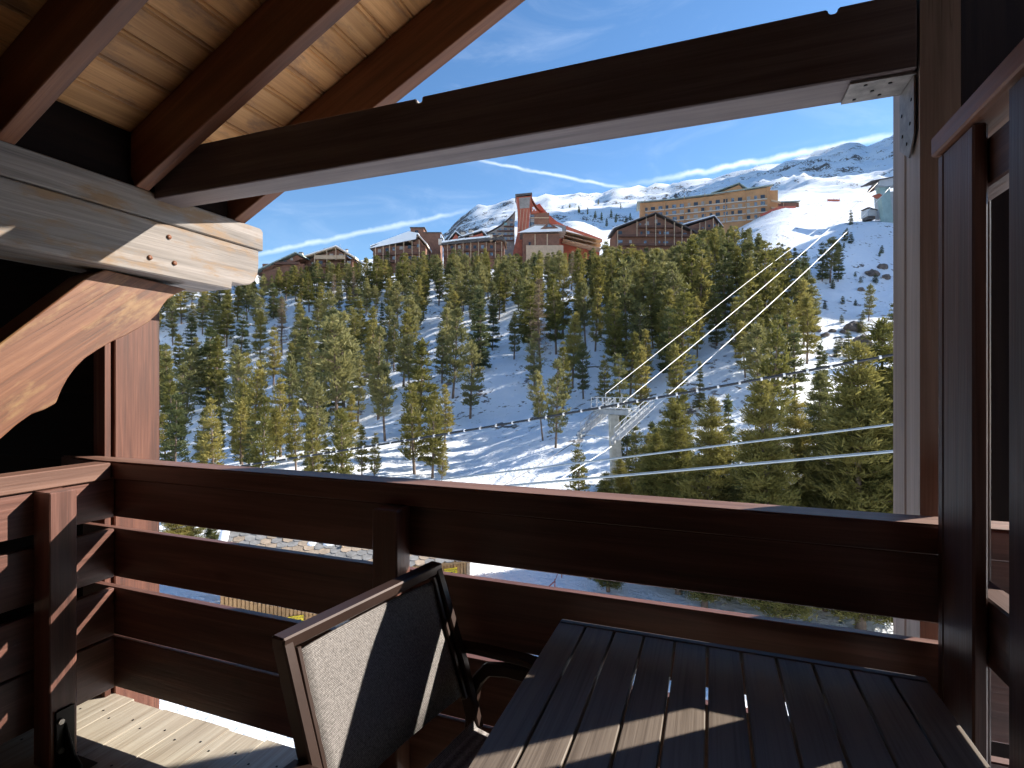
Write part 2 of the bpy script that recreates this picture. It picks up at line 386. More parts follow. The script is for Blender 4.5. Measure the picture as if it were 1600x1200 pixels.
# railings
BZ = [(-.577, -.412), (-.835, -.627), (-1.085, -.882), (-1.31, -1.095)]
fr = thing('front_railing', 'dark brown horizontal board railing along the front edge', 'railing', (-.95, 1.56, DECK_Z))
for z0, z1 in BZ: beam_box('rail_board', -2.62, .74, 1.547, 1.577, z0, z1, 'rail_wood', fr, .003)
hr = MB().prism([(-2.82, 1.575), (-2.49, 1.527), (.74, 1.527), (.74, 1.627), (-2.62, 1.627)], -.409, -.34, 'z')
ho_ = hr.build('handrail', 'rail_wood', fr, .004)
MB().prism([(-2.805, 1.576), (-2.485, 1.531), (.736, 1.531), (.736, 1.622), (-2.615, 1.622)], -.3398, -.336, 'z').build('sunlit_tone_top', 'rail_cap', ho_, .001)  # thin lighter layer: sunlight on the handrail top put into its colour
for x0, x1 in ((-1.034, -.940), (-2.30, -2.30 + .001))[:1]:
    beam_box('railing_post', x0, x1, 1.463, 1.545, DECK_Z + .003, -.412, 'rail_wood', fr)
sr = thing('side_railing', 'dark brown board railing running back along the left side', 'railing', (-2.42, .4, DECK_Z))
for z0, z1 in BZ: beam_box('rail_board', -2.432, -2.402, -1.1, 1.543, z0, z1, 'rail_wood', sr, .003)
beam_box('handrail', -2.488, -2.388, -1.1, 1.520, -.409, -.340, 'rail_cap', sr)
for y0 in (1.249, .15):
    beam_box('railing_post', -2.400, -2.302, y0, y0 + .092, DECK_Z + .003, -.412, 'rail_wood', sr)
    ft = MB(); ft.box(-2.300, -2.292, y0 + .016, y0 + .078, DECK_Z + .006, -1.235); 
    ft.prism([(-2.292, DECK_Z + .006), (-2.292, -1.29), (-2.272, -1.33), (-2.235, -1.40), (-2.20, DECK_Z + .02), (-2.20, DECK_Z + .006)], y0 + .043, y0 + .051, 'y')
    ft.box(-2.30, -2.185, y0 + .0, y0 + .094, DECK_Z + .001, DECK_Z + .0055)
    f = ft.build('foot_bracket', 'black_steel', sr, .001)
    for z in (-1.275, -1.385):
        MB().tube([(-2.292, y0 + .03, z), (-2.284, y0 + .03, z)], .011, 6).build('bolt', 'bolt_steel', f)

# slatted partition at the right
pt = thing('slatted_partition', 'dark brown slatted timber screen at the right edge', 'partition', (.55, .8, DECK_Z))
beam_box('stile', .500, .590, 1.489, 1.519, DECK_Z + .002, .528, 'partition_wood', pt)
for k in range(7):
    y1 = 1.486 - k * .282
    beam_box('slat', .500, .526, y1 - .146, y1, DECK_Z + .05, .527, 'partition_wood', pt)
beam_box('top_rail', .488, .600, -.6, 1.523, .530, .577, 'rafter_wood', pt)
beam_box('cross_rail', .529, .58, -.6, 1.487, .40, .50, 'partition_wood', pt)
beam_box('cross_rail', .529, .585, -.6, 1.487, -.58, -.44, 'partition_wood', pt)
beam_box('cross_rail', .529, .58, -.6, 1.487, -1.35, -1.25, 'partition_wood', pt)

ww = thing('clad_pillar', 'dark timber clad pillar of the next balcony beyond the screen', 'pillar', (1.47, 3.75, -12))
board('cladding_board', (1.40, 3.7, -12), (1.40, 3.7, 2.6), .46, .05, 'dark_wall_wood', ww)
beam_box('core', 1.19, 1.62, 3.73, 3.95, -12, 2.6, 'dark_wall_wood', ww)

# table
tz = -.675
tbl = thing('balcony_table', 'dark slatted outdoor table pushed against the railing', 'table', (.03, 1.12, DECK_Z))
for k in range(11):
    x0 = -.399 + k * .0789; x1 = x0 + .0735
    if k == 10: x1 = .462
    beam_box('slat', x0, x1, .72, 1.448, tz - .022, tz, 'table_wood', tbl, .002)
beam_box('end_rail', -.399, .462, 1.450, 1.473, tz - .03, tz + .001, 'table_end', tbl, .003)
beam_box('end_rail', -.399, .462, .695, .718, tz - .03, tz + .001, 'table_end', tbl, .003)
for x0, x1 in ((-.36, -.33), (.39, .42)): beam_box('apron', x0, x1, .78, 1.38, tz - .075, tz - .024, 'bronze_frame', tbl, .002)
for x in (-.345, .405):
    for y in (.77, 1.39): beam_box('leg', x - .025, x + .025, y - .025, y + .025, DECK_Z + .001, tz - .024, 'bronze_frame', tbl, .003)

# chair
N0 = Vector((-.885, .922, -.582)); F0 = Vector((-.80, 1.455, -.582)); ey = (F0 - N0).normalized(); ex = Vector((ey.y, -ey.x, 0)); W = (F0 - N0).length
ch = thing('patio_chair', 'bronze framed patio chair with grey woven sling back', 'chair', (N0.x, N0.y, DECK_Z), math.atan2(ex.y, ex.x))
def CP(f, s, z): return N0 + ex * f + ey * s + Vector((0, 0, z - N0.z))
def chair_board(name, pts, w, h, mat='bronze_frame', up=None, bev=.004):
    b_ = MB()
    # one bent bar with mitred joints
    pts = [Vector(p) for p in pts]; n = len(pts); vs = []
    for i, p in enumerate(pts):
        d0 = (p - pts[i - 1]).normalized() if i else (pts[1] - p).normalized()
        d1 = (pts[i + 1] - p).normalized() if i < n - 1 else d0
        d = (d0 + d1).normalized(); r = ey if up is None else up; u = r.cross(d).normalized(); k = 1 / max(.5, d.dot(d0))
        vs += [p + r * a * w / 2 + u * c * h / 2 * k for a, c in ((-1, -1), (1, -1), (1, 1), (-1, 1))]
    fs = [(0, 1, 2, 3), tuple(4 * (n - 1) + q for q in (3, 2, 1, 0))]
    for i in range(n - 1):
        for q in range(4): fs.append((4 * i + q, 4 * i + 4 + q, 4 * i + 4 + (q + 1) % 4, 4 * i + (q + 1) % 4))
    b_.add(vs, fs); return b_.build(name, mat, ch, bev)
for s in (.0, W):
    chair_board('back_upright', [CP(0, s, -.575), CP(.10, s, -.84), CP(.155, s, -1.02)], .028, .042)
    sgn = .034 if s else -.034
    q = s + sgn
    chair_board('side_frame', [CP(.06, q, DECK_Z + .001), CP(.105, q, -1.15), CP(.125, q, -.93), CP(.140, q, -.895), CP(.175, q, -.855), CP(.24, q, -.84), CP(.50, q, -.83), CP(.545, q, -.845), CP(.565, q, -.89), CP(.575, q, DECK_Z + .001)], .026, .036)
    chair_board('armrest', [CP(.055, q, -.812), CP(.14, q, -.803), CP(.30, q, -.795), CP(.45, q, -.802), CP(.545, q, -.82)], .048, .018)
chair_board('top_rail', [CP(0, -.014, -.572), CP(0, W + .014, -.572)], .042, .030, up=Vector((0, 0, 1)).cross(ey).normalized())
chair_board('seat_rail', [CP(.155, 0, -1.03), CP(.155, W, -1.03)], .03, .03, up=ex)
chair_board('seat_rail', [CP(.56, -.02, -1.02), CP(.56, W + .02, -1.02)], .03, .03, up=ex)
def sling(name, path, s0, s1, sag):
    b_ = MB(); n = 12; m_ = len(path); vs = []
    for (f, z) in path:
        for j in range(n + 1):
            t_ = j / n; g = sag * 4 * t_ * (1 - t_); vs.append(CP(f - g, s0 + (s1 - s0) * t_, z))
    top = len(vs); vs += [v + ex * -.004 for v in vs]
    fs = []
    for i in range(m_ - 1):
        for j in range(n):
            a = i * (n + 1) + j; q = (a, a + 1, a + n + 2, a + n + 1); fs.append(q); fs.append(tuple(top + k for k in reversed(q)))
    for j in range(n):
        fs.append((j, top + j, top + j + 1, j + 1)); a = (m_ - 1) * (n + 1) + j; fs.append((a, a + 1, top + a + 1, top + a))
    for i in range(m_ - 1):
        a = i * (n + 1); fs.append((a, a + n + 1, top + a + n + 1, top + a)); a += n; fs.append((a, top + a, top + a + n + 1, a + n + 1))
    b_.add(vs, fs, True); o = b_.build(name, 'sling', ch); return o
sling('sling_back', [(.014, -.602), (.022, -.612), (.045, -.69), (.075, -.77), (.105, -.85), (.128, -.915)], .026, W - .026, .012)
sling('sling_seat', [(.16, -.985), (.17, -1.0), (.30, -1.015), (.45, -1.005), (.55, -1.0)], .02, W - .02, .0)
for s in (.026, W - .026): chair_board('sling_channel', [CP(.012, s, -.592), CP(.046, s, -.69), CP(.104, s, -.85), CP(.131, s, -.925)], .012, .02, bev=.002)
# ------------------------------------------------------------------ terrain
def interp(tab, x):
    if x <= tab[0][0]: return tab[0][1]
    for (a, p), (b_, q) in zip(tab, tab[1:]):
        if x <= b_:
            t_ = (x - a) / (b_ - a); return p + (q - p) * t_
    return tab[-1][1]
def sstep(x, a, b_):
    t_ = min(1, max(0, (x - a) / (b_ - a))); return t_ * t_ * (3 - 2 * t_)
# height profiles (distance ahead, height) for the wooded middle, the left and the steep right of the slope
MID = [(-320, 120), (-60, -9), (-25, -12.0), (22, -11.6), (40, -11.2), (48, -10.8), (55, -9.6), (70, -5.6), (90, .9), (115, 9.9), (150, 21.6), (190, 35.0), (215, 43.5), (235, 49.5), (300, 66), (330, 76)]  # rise behind the viewpoint is unseen, added to bounce light onto the hill
LFT = [(-320, 120), (-60, -9), (-25, -12.0), (22, -11.6), (40, -11.2), (48, -10.4), (55, -8.6), (70, -4.0), (90, 2.6), (115, 11.0), (150, 20.5), (190, 32.5), (205, 36.5), (225, 42.5), (300, 54), (330, 60)]
RGT = [(-320, 120), (-60, -9), (-25, -12.0), (22, -11.6), (38, -11.2), (46, -10.4), (58, -6.5), (75, 1.0), (95, 10.5), (120, 25.0), (148, 43.8), (156, 46.4), (200, 60), (260, 82), (330, 112)]
RIDGE = [(-1.2, .10), (-.60, .17), (-.35, .212), (-.22, .225), (-.145, .262), (-.10, .305), (-.048, .333), (.02, .346), (.24, .366), (.34, .380), (.46, .403), (.56, .432), (.64, .446), (.67, .440), (.72, .464), (.85, .60), (1.0, .82), (1.3, 1.0), (1.7, 1.0)]  # right end raised out of view to cast shade on the far bowl
VR = 1250.0
def H(v, w, detail=True):
    t_ = w / max(v, 30.0)
    m, l, r = interp(MID, v), interp(LFT, v), interp(RGT, v)
    a = sstep(-t_, .12, .45); c = sstep(t_, .27, .52)
    z = m + (l - m) * a + (r - m) * c
    z += .22 * (w - .1 * v) * sstep(v, 44, 85) * (1 - sstep(v, 130, 205)) * (1 - c)
    if t_ > .75: z += 36 * sstep(t_, .76, .96) * sstep(v, 80, 140) * (1 - sstep(v, 280, 420))  # unseen spur beyond the right edge, added to shade the slope
    if v > 330:
        z330 = z
        rr = interp(RIDGE, t_) + .006 * mnoise.noise(Vector((t_ * 23, 1.7, 0))) + .004 * mnoise.noise(Vector((t_ * 70, 4.7, 0)))
        if v <= VR:
            q = (v - 330) / (VR - 330); r0 = z330 / 330
            z = v * (r0 + (rr - r0) * (q ** .8))
        else: z = VR * rr - (v - VR) * .25
    if detail:
        k = sstep(v, 45, 75)
        p = Vector((v * .035, w * .035, 0))
        z += k * (mnoise.noise(p) * 2.6 + mnoise.noise(p * 2.7) * 1.0 + mnoise.noise(p * 7) * .28)
        z += (1 - k) * (mnoise.noise(p * 3) * .25)
        k2 = sstep(v, 340, 600); 
        if k2 > 0:
            p2 = Vector((v * .006, w * .006, 3.3))
            z += k2 * (mnoise.ridged_multi_fractal(p2, 1.0, 2.1, 5, 1.0, 2.0) * 17 - 17 + mnoise.noise(p2 * 9) * 5 + mnoise.noise(p2 * 24) * 2.2)
    return z
def ground(v, w, dz=0.0): return vw(v, w, H(v, w) + dz)

# snow and rock
m, t, b = base_mat('snow_ground', .55, .25)
tcn = N(t, 'ShaderNodeTexCoord'); O_ = tcn.outputs['Object']
geo = N(t, 'ShaderNodeNewGeometry'); sx = N(t, 'ShaderNodeSeparateXYZ'); t.links.new(geo.outputs['Normal'], sx.inputs[0])
px_ = N(t, 'ShaderNodeSeparateXYZ'); t.links.new(O_, px_.inputs[0])
steep = math_n(t, 'SUBTRACT', 1, sx.outputs['Z'])
nA = tex_noise(t, O_, .045, 5, .72, .6); nB = tex_noise(t, O_, .28, 4, .7, .4); nC = tex_noise(t, O_, 1.1, 3, .6)
far = smooth_n(t, px_.outputs['Z'], 85, 200)
# bare rock and scrub: on the far mountain it follows steepness and broad noise, on the wooded slope only small spots
rf = smooth_n(t, math_n(t, 'ADD', math_n(t, 'ADD', math_n(t, 'MULTIPLY', nA, .55), math_n(t, 'MULTIPLY', nB, .5)), math_n(t, 'MULTIPLY', steep, .85)), .70, .755)
rn = smooth_n(t, math_n(t, 'ADD', math_n(t, 'MULTIPLY', nB, .7), math_n(t, 'MULTIPLY', nC, .42)), .625, .685)
hill = smooth_n(t, px_.outputs['Z'], -9.0, -6.0)
rock = math_n(t, 'ADD', math_n(t, 'MULTIPLY', rf, far), math_n(t, 'MULTIPLY', math_n(t, 'MULTIPLY', rn, hill), math_n(t, 'SUBTRACT', 1, far)), clamp=True)
rockc = ramp(t, nC, [(.3, (.055, .042, .034)), (.55, (.13, .10, .078)), (.75, (.20, .165, .13))])
snowc = ramp(t, nB, [(.3, (.80, .83, .87)), (.7, (.88, .90, .92))])
t.links.new(mixc(t, rock, snowc, rockc), b.inputs['Base Color'])
fine = tex_noise(t, O_, 3.2, 3, .65)
hgt = math_n(t, 'ADD', math_n(t, 'MULTIPLY', nC, .9), math_n(t, 'MULTIPLY', fine, .5))
bump(t, b, hgt, .7, .4)
vs, fs = [], []
Vs = [-320.0, -260.0, -200.0, -150.0, -110.0, -80.0]; v = -55.0
while v < 1650:
    Vs.append(v); v += 3.0 if v < 20 else max(1.3, .0135 * (v + 20) + .4) if v < 340 else max(6, .0115 * v)
NT = 210; TMAX = 1.55
for v in Vs:
    for j in range(NT + 1):
        w = (1 if v > -41 else 4) * (-TMAX + 2 * TMAX * j / NT) * (max(v, -40) + 95)
        vs.append(vw(v, w, H(v, w)))
for i in range(len(Vs) - 1):
    for j in range(NT):
        a = i * (NT + 1) + j; fs.append((a, a + 1, a + NT + 2, a + NT + 1))
gm = MB().add(vs, fs, True).mesh('snowy_mountain_ground', 'snow_ground')
g = link('ground', gm); tag(g, 'snow covered valley floor and mountain slope', kind='structure')
# ------------------------------------------------------------------ the resort village on the crest
plain('chalet_brown', (.20, .095, .060), .7, 0, .25, .6)
plain('chalet_red', (.40, .105, .060), .65, 0, .22, .4)
plain('chalet_ochre', (.44, .235, .11), .7, 0, .18, .4)
plain('balcony_brown', (.13, .062, .042), .7, 0, .2, .8)
plain('trim_tan', (.50, .36, .24), .7, 0, .15, 1)
plain('shingle_grey', (.27, .24, .22), .8, 0, .3, .5)
plain('roof_dark', (.10, .085, .08), .7, 0, .3, .5)
plain('roof_green', (.30, .36, .33), .55, 0, .15, .5)
plain('render_pale', (.55, .49, .42), .8, 0, .15, .6)
plain('snow_cover', (.87, .89, .92), .6, 0, .03, .8, bs=.3)
plain('orange_net', (.50, .12, .08), .7, 0, .2, 4)
plain('station_green', (.30, .40, .38), .45, .1, .15, .6)
plain('station_grey', (.42, .43, .44), .5, 0, .12, .6)
m, t, b = base_mat('window_glass', .12, .8)
n_ = tex_noise(t, coords(t, (1, 1, 1)), .8, 2)
t.links.new(ramp(t, n_, [(.35, (.05, .065, .085)), (.65, (.22, .27, .33))]), b.inputs['Base Color'])
m, t, b = base_mat('window_teal', .15, .8); b.inputs['Base Color'].default_value = (.25, .45, .45, 1)

plain('window_dark', (.03, .035, .045), .15, 0, .3, 1, .7)
plain('window_curtain', (.30, .28, .26), .4, 0, .3, 1.5, .5)
rw = random.Random(77)
class Bld:
    def __init__(s, name, label, cat, v, pxc, ybase, rz=0.0, group=None):
        s.v, s.c, s.k = v, pxc, v / 830
        w = (pxc - 800) * s.k; s.z0 = H(v, w) - .5
        s.root = thing(name, label, cat, vw(v, w, s.z0), TH + rz, group); s.win = {}; s.cr = math.cos(rz)
    def x(s, px): return (px - s.c) * s.k / s.cr
    def z(s, py): return (598 - py) * s.k - s.z0
    def part(s, name, mb, mat, parent=None, bevel=0):
        me = mb.mesh(name, mat, bevel); o = bpy.data.objects.new(name, me); COL.objects.link(o); o.parent = parent or s.root; return o
    def poly(s, name, pts, y0, y1, mat, parent=None, ground=False):
        p = [(s.x(a), s.z(b_)) for a, b_ in pts]
        return s.part(name, MB().prism(p, y0, y1, 'y'), mat, parent)
    def rect(s, name, x0, x1, yt, yb, y0, y1, mat, parent=None):
        return s.part(name, MB().box(s.x(x0), s.x(x1), y0, y1, s.z(yb), s.z(yt)), mat, parent)
    def wall(s, x0, x1, yt, y0, y1, mat, name='wall'):      # down to the ground
        return s.part(name, MB().box(s.x(x0), s.x(x1), y0, y1, -1.5, s.z(yt)), mat)
    def band(s, name, line, thick, y0, y1, mat, parent=None, up=0.0):
        """slab whose section follows a line of pixels, `thick` metres thick, raised by `up`"""
        p = [(s.x(a), s.z(b_) + up) for a, b_ in line]
        pl = p + [(a, b_ + thick) for a, b_ in reversed(p)]
        return s.part(name, MB().prism(pl, y0, y1, 'y'), mat, parent)
    def window(s, cx, cy, w, h, y=-.12, mat=None, name='window', parent=None):
        mat = mat or rw.choice(('window_glass', 'window_glass', 'window_dark', 'window_curtain')); W_, H_ = w * s.k / 2, h * s.k / 2; key = (round(W_, 3), round(H_, 3), mat)
        if key not in s.win:
            s.win[key] = (MB().box(-W_, W_, -.06, .14, -H_, H_).mesh(name, mat), MB().box(-W_ - .1, W_ + .1, -.03, .14, -H_ - .1, H_ + .1).mesh('frame', 'trim_tan'))
        a, f = s.win[key]
        o = bpy.data.objects.new(name, a); COL.objects.link(o); o.parent = parent or s.root; o.location = (s.x(cx), y, s.z(cy))
        return o
    def gable(s, L, A, Rr, depth, wallmat, roofmat='roof_dark', snow=True, over=1.2, body=True):
        if body: s.poly('gable_wall', [(L[0] + 3, L[1] + 2), (A[0], A[1] + 2), (Rr[0] - 3, Rr[1] + 2)], 0, depth, wallmat)
        r = s.band('roof', [L, A, Rr], .45, -over, depth + .6, roofmat)
        if snow: s.band('snow', [L, A, Rr], .5, -over + .25, depth + .4, 'snow_cover', r, .455)
        return r
    def balcony(s, x0, x1, y, out=1.3, hgt=1.0, mat='balcony_brown', skew=0):
        p = [(s.x(x0), s.z(y)), (s.x(x1), s.z(y + skew))]
        mb = MB(); (xa, za), (xb, zb) = p
        mb.prism([(xa, za), (xb, zb), (xb, zb + .18), (xa, za + .18)], -out, 0, 'y')
        mb.prism([(xa, za + .2), (xb, zb + .2), (xb, zb + hgt), (xa, za + hgt)], -out, -out + .08, 'y')
        return s.part('balcony', mb, mat)
    def column(s, px, yt, yb, y=-1.3, w=.28, mat='trim_tan'):
        return s.part('column', MB().box(s.x(px) - w / 2, s.x(px) + w / 2, y - w / 2, y + w / 2, s.z(yb), s.z(yt)), mat)
    def chimney(s, px, yt, yb, wpx, y=2.5, mat='render_pale'):
        w = wpx * s.k / 2
        o = s.part('chimney', MB().box(s.x(px) - w, s.x(px) + w, y - w, y + w, s.z(yb), s.z(yt)), mat)
        s.part('chimney_cap', MB().box(s.x(px) - w * 1.2, s.x(px) + w * 1.2, y - w * 1.2, y + w * 1.2, s.z(yt) + .02, s.z(yt) + .35), 'roof_dark', o)

# long ochre hotel
k = Bld('hotel', 'long ochre hotel with rows of windows under a sagging green roof edge', 'hotel', 300, 1100, 350, R(-11.8))
k.wall(1005, 1194, 311, 0, 14, 'chalet_ochre')
k.poly('upper_wall', [(1005, 311.2), (1194, 311.2), (1194, 299), (1130, 306), (1060, 310), (1005, 311)], .05, 13.9, 'chalet_ochre')
r_ = k.band('roof', [(1000, 310.5), (1050, 309.5), (1100, 306.5), (1150, 302.5), (1197, 298)], .5, -1.5, 15, 'roof_green')
k.gable((1110, 304), (1150, 291), (1163, 302), 12, 'chalet_ochre', 'roof_green', False)
for r2, (yl, yr) in enumerate(((321.5, 313.5), (331, 323.5), (340.5, 333.5), (349.5, 343))):
    k.balcony(1012, 1190, yl + 4.6, .9, .5, 'render_pale', (yr - yl))
    for c in range(17):
        f = c / 16; px = 1014 + f * 170
        k.window(px + rw.uniform(-.6, .6), yl + (yr - yl) * f, 6.2 if c % 3 else 4.0, 5.4, -.10, rw.choice(('window_glass', 'window_dark', 'window_dark', 'window_curtain')))
for c in range(7): k.column(1012 + c * 29.6, 307 - c * 1.3, 352, -1.0, .35, 'chalet_ochre')
k.wall(1194.5, 1206, 303, 2, 14, 'chalet_ochre')
for y in (322, 333, 343): k.balcony(1194.6, 1208, y, 1.2, .9, 'trim_tan', 4)
k = Bld('apartment_block', 'small brown block with side balconies at the end of the ochre hotel', 'building', 296, 1228, 350)
k.wall(1207, 1248, 317, 0, 12, 'chalet_brown')
k.band('roof', [(1205, 317), (1250, 315)], .4, -.8, 13, 'roof_green')
for i, y in enumerate((324, 331, 338)): k.balcony(1208, 1223, y + 2, 1.2, .8, 'trim_tan', 1.5)
for cx, cy in ((1230, 325), (1230, 332), (1238, 328), (1240, 338), (1218, 340)): k.window(cx, cy, 2.6, 2.8)
for px in (1223.5, 1247.5): k.column(px, 317, 349, -.4, .3)

# big dark chalet
k = Bld('large_chalet', 'large dark brown gabled chalet with balcony rows below the ochre hotel', 'chalet', 238, 1022, 392)
k.wall(963, 1083, 362, 0, 16, 'chalet_brown')
k.gable((959, 359), (1023, 334.5), (1088, 365), 16, 'chalet_brown', 'roof_dark', False, 1.8)
k.band('roof_snow', [(959, 357.2), (1000, 341.5)], .35, 1.0, 16, 'snow_cover', None, .5)
for x0, x1, y in ((994, 1052, 357), (965, 1081, 371), (965, 1079, 385), (975, 1070, 398)): k.balcony(x0, x1, y, 1.5, 1.05)
for cx, cy, w in ((1012, 349, 4), (1025, 346, 4), (1030, 351, 4), (1010, 352, 5), (1028, 352, 5), (1000, 352, 4), (969, 364, 6), (1012, 364, 5), (1041, 365, 8), (1031, 364, 3), (1002, 365, 3), (1070, 367, 5),
                  (969, 378, 7), (1008, 379, 4), (1040, 380, 8), (1030, 379, 3), (1066, 381, 7), (1009, 392, 4), (1031, 391, 4), (1055, 392, 5), (985, 391, 4), (985, 378, 4)):
    k.window(cx, cy, w, 5.6)
for px, yt, yb in ((994, 347, 371), (1008.5, 341, 371), (1023, 336, 385), (1038, 343, 385), (1052, 349, 385), (1064, 354, 385), (1078, 360, 385), (964, 361, 385)): k.column(px, yt, yb, -1.55)
k.chimney(976, 346, 355, 5, 8)
k = Bld('gabled_chalet', 'brown gabled chalet with a snowy roof half hidden by pines, right of the large chalet', 'chalet', 246, 1105, 380)
k.wall(1078, 1127, 357, 0, 14, 'chalet_brown')
k.gable((1062, 355), (1115, 339.5), (1129, 357), 14, 'chalet_brown', 'roof_dark', True, 1.2)
for cx, cy in ((1098, 357), (1108, 353), (1116, 352), (1092, 362), (1105, 365), (1117, 364)): k.window(cx, cy, 3.2, 4.2)
for px, yt in ((1092, 349), (1101, 346), (1113, 342), (1121, 350)): k.column(px, yt, 372, -1.2)
k.balcony(1082, 1126, 361, 1.2); k.balcony(1080, 1126, 372, 1.2); k.chimney(1078, 343, 350, 5, 6)

# the red tower with its sweeping roof
k = Bld('red_tower', 'red timber tower building flared at the top beside a sweeping curved roof', 'tower', 268, 870, 400)
tw = k.poly('tower', [(797, 420), (804, 384), (808, 366), (809.5, 340), (808.5, 316), (806.5, 308), (830.5, 306), (828.5, 326), (827, 350), (823, 384), (822, 420)], 0, 9, 'chalet_red')
k.poly('louvre_panel', [(811, 309.5), (828.4, 308), (827, 325), (812, 326)], -.15, -.02, 'shingle_grey', tw)
k.poly('tower_roof', [(805, 304.5), (831, 302), (831.5, 304.5), (806.5, 307.5)], -1.2, 10, 'roof_dark')
for px in (813.5, 818.5, 823.5): k.poly('pale_strip', [(px, 327), (px + .7, 327), (px - 2.6, 362), (px - 3.3, 362)], -.10, -.01, 'trim_tan', tw)
k.poly('side_wing', [(829.5, 306), (832.5, 317), (837, 324), (843.5, 331), (829, 333)], 1.0, 8.6, 'chalet_red')
em = MB()
for pl in ([(831.5, 323.2), (834, 321.8), (836.2, 325), (838, 328.2), (836.6, 328.2), (834.6, 325.6), (832.6, 325.2)], [(833, 325), (834.2, 325.4), (832.4, 329), (831.4, 328.8)]):
    em.prism([(k.x(a), k.z(b_)) for a, b_ in pl], .90, .99, 'y')
k.part('white_emblem', em, 'snow_cover')
k.band('curved_roof', [(829.5, 302.5), (832, 312), (836, 319), (841, 325), (845.5, 328.5)], .55, .2, 10, 'chalet_red')
k.wall(829, 858.5, 330.5, 2.0, 14, 'chalet_brown')
k.wall(858.6, 876, 352, 2.2, 14, 'chalet_red')
for y in (336, 342.5, 348): k.window(832, y, 6, 5, 1.9)
k.balcony(829, 858, 341, .5, .3, 'trim_tan')
sw = [(836.5, 314.5), (844.5, 310.5), (852, 320), (861, 330), (872, 339), (885, 345.8), (905, 353), (925, 360), (946, 368)]
k.band('sweeping_roof', sw, .8, 9.5, 30, 'chalet_red')
k.band('sweeping_fascia', [(a, b_ + 5 - i * .25) for i, (a, b_) in enumerate(sw)], 1.3, 9.0, 10, 'chalet_red')
k.poly('rear_wall', [(840, 420), (840, 318), (845, 314), (852, 323), (861, 333), (872, 342), (885, 349), (905, 356), (925, 363), (942, 370), (942, 420)], 10.2, 28, 'chalet_red')
k.band('snow_ledge', [(859, 331), (866, 342), (876, 352), (895, 357), (915, 364), (940, 374)], .9, 7.6, 9.0, 'snow_cover')
for i, (yo) in enumerate((8, 14.5, 21)):
    for c in range(7):
        px = 885 + c * 8; k.window(px, 349 + yo + c * 2.2, 5.2, 4.2, 9.9)
    k.balcony(880, 940, 352.5 + yo, 1.0 - 8.9, .5, 'trim_tan', 15)
for c in range(12): k.window(868 + c * 5.6, 343.5 + c * 2.2 + (2 if c < 3 else 0), 2.6, 3, 10.1)
k.poly('stair_wall', [(859, 331), (861, 331), (878, 352), (878, 420), (859, 420)], 6.2, 8, 'chalet_red')
k = Bld('reception_block', 'low brown block under a thick snowy roof with a triangular dormer', 'building', 256, 850, 390)
k.wall(817, 874, 365, 0, 10, 'chalet_brown')
k.poly('roof', [(812, 364.5), (884, 362.5), (884, 355), (872, 352.5), (832, 352.5), (826, 357)], -1.6, 11, 'shingle_grey')
k.poly('snow', [(809.5, 365), (878, 363), (877.5, 358.5), (868, 355), (836, 354.6), (824, 359.5)], -2.1, -1.65, 'snow_cover')
k.poly('snow', [(826, 357), (833, 352.3), (871, 352.3), (884, 354.8), (884, 356)], -1.5, 10.5, 'snow_cover')
d_ = k.poly('dormer', [(844, 360), (857, 350), (872, 358.8)], -2.5, 2, 'chalet_brown')
k.poly('dormer_pane', [(851, 357.5), (857, 352.2), (863.5, 357.2)], -2.62, -2.51, 'window_glass', d_)
for px in (836, 855): k.column(px, 366, 384, -.3, .5)
k.window(827.5, 381, 3, 5); k.wall(822, 880, 384, -1.0, 9, 'trim_tan', 'base')
k = Bld('grey_apartments', 'grey shingled stepped apartment block left of the red tower', 'building', 276, 780, 390)
k.poly('wall', [(750, 420), (750, 372), (760, 366), (770, 361), (782, 354), (793, 345), (800, 338), (804, 333), (804, 420)], 0, 12, 'shingle_grey')
k.band('roof', [(748, 372), (760, 365), (770, 360), (782, 353), (793, 344), (800, 337), (805, 331)], .35, -.8, 13, 'roof_dark')
for cx, cy in ((790, 350), (799, 344), (799, 351), (790, 358), (799, 358), (781, 359), (781, 366), (790, 366), (799, 366), (772, 366), (772, 373), (781, 373), (790, 373), (799, 373), (763, 371), (763, 377)):
    k.window(cx, cy, 4.6, 3.8, -.12, 'window_teal' if (cx, cy) in ((790, 350), (763, 371)) else 'window_glass')
for y, x0 in ((355, 787), (362, 777), (369.5, 768), (377, 760)): k.balcony(x0, 803, y, .9, .5, 'balcony_brown')

# chalets to the left
k = Bld('long_chalet', 'long brown chalet under a thin snowy roof with three chimneys left of the grey block', 'chalet', 236, 745, 400)
k.wall(693, 788, 379, 0, 12, 'chalet_brown')
k.poly('roof', [(690, 382), (786, 371), (792, 379), (782, 375.5), (692, 384)], -1.6, 12.5, 'roof_dark')
k.band('snow', [(691, 381.6), (720, 377.5), (766, 373)], .7, -1.7, 8, 'snow_cover', None, .25)
k.gable((700, 377), (712, 363.5), (724, 373), 10, 'chalet_red', 'roof_dark', True, .3, True)
k.gable((716, 373), (753, 362), (761, 370), 9, 'chalet_red', 'roof_dark', True, .4, True)
k.gable((766, 379), (784, 369), (791, 381), 11, 'chalet_brown', 'trim_tan', False, 1.6)
for px, yt in ((723, 362.5), (736, 359.5), (766, 366), (688, 373)): k.chimney(px, yt, yt + 9, 6, 1.0)
for px in (700, 712, 724, 736, 748, 760, 774, 784): k.column(px, 379, 408, -1.3)
for cx in (706, 718, 730, 742, 754, 768): k.window(cx, 386, 4.5, 5); k.window(cx, 397, 4.5, 5)
k.balcony(694, 787, 393, 1.4); k.balcony(694, 787, 404, 1.4)
k = Bld('brown_tower_block', 'plain brown flat roofed block with a raised corner tower', 'building', 246, 665, 385)
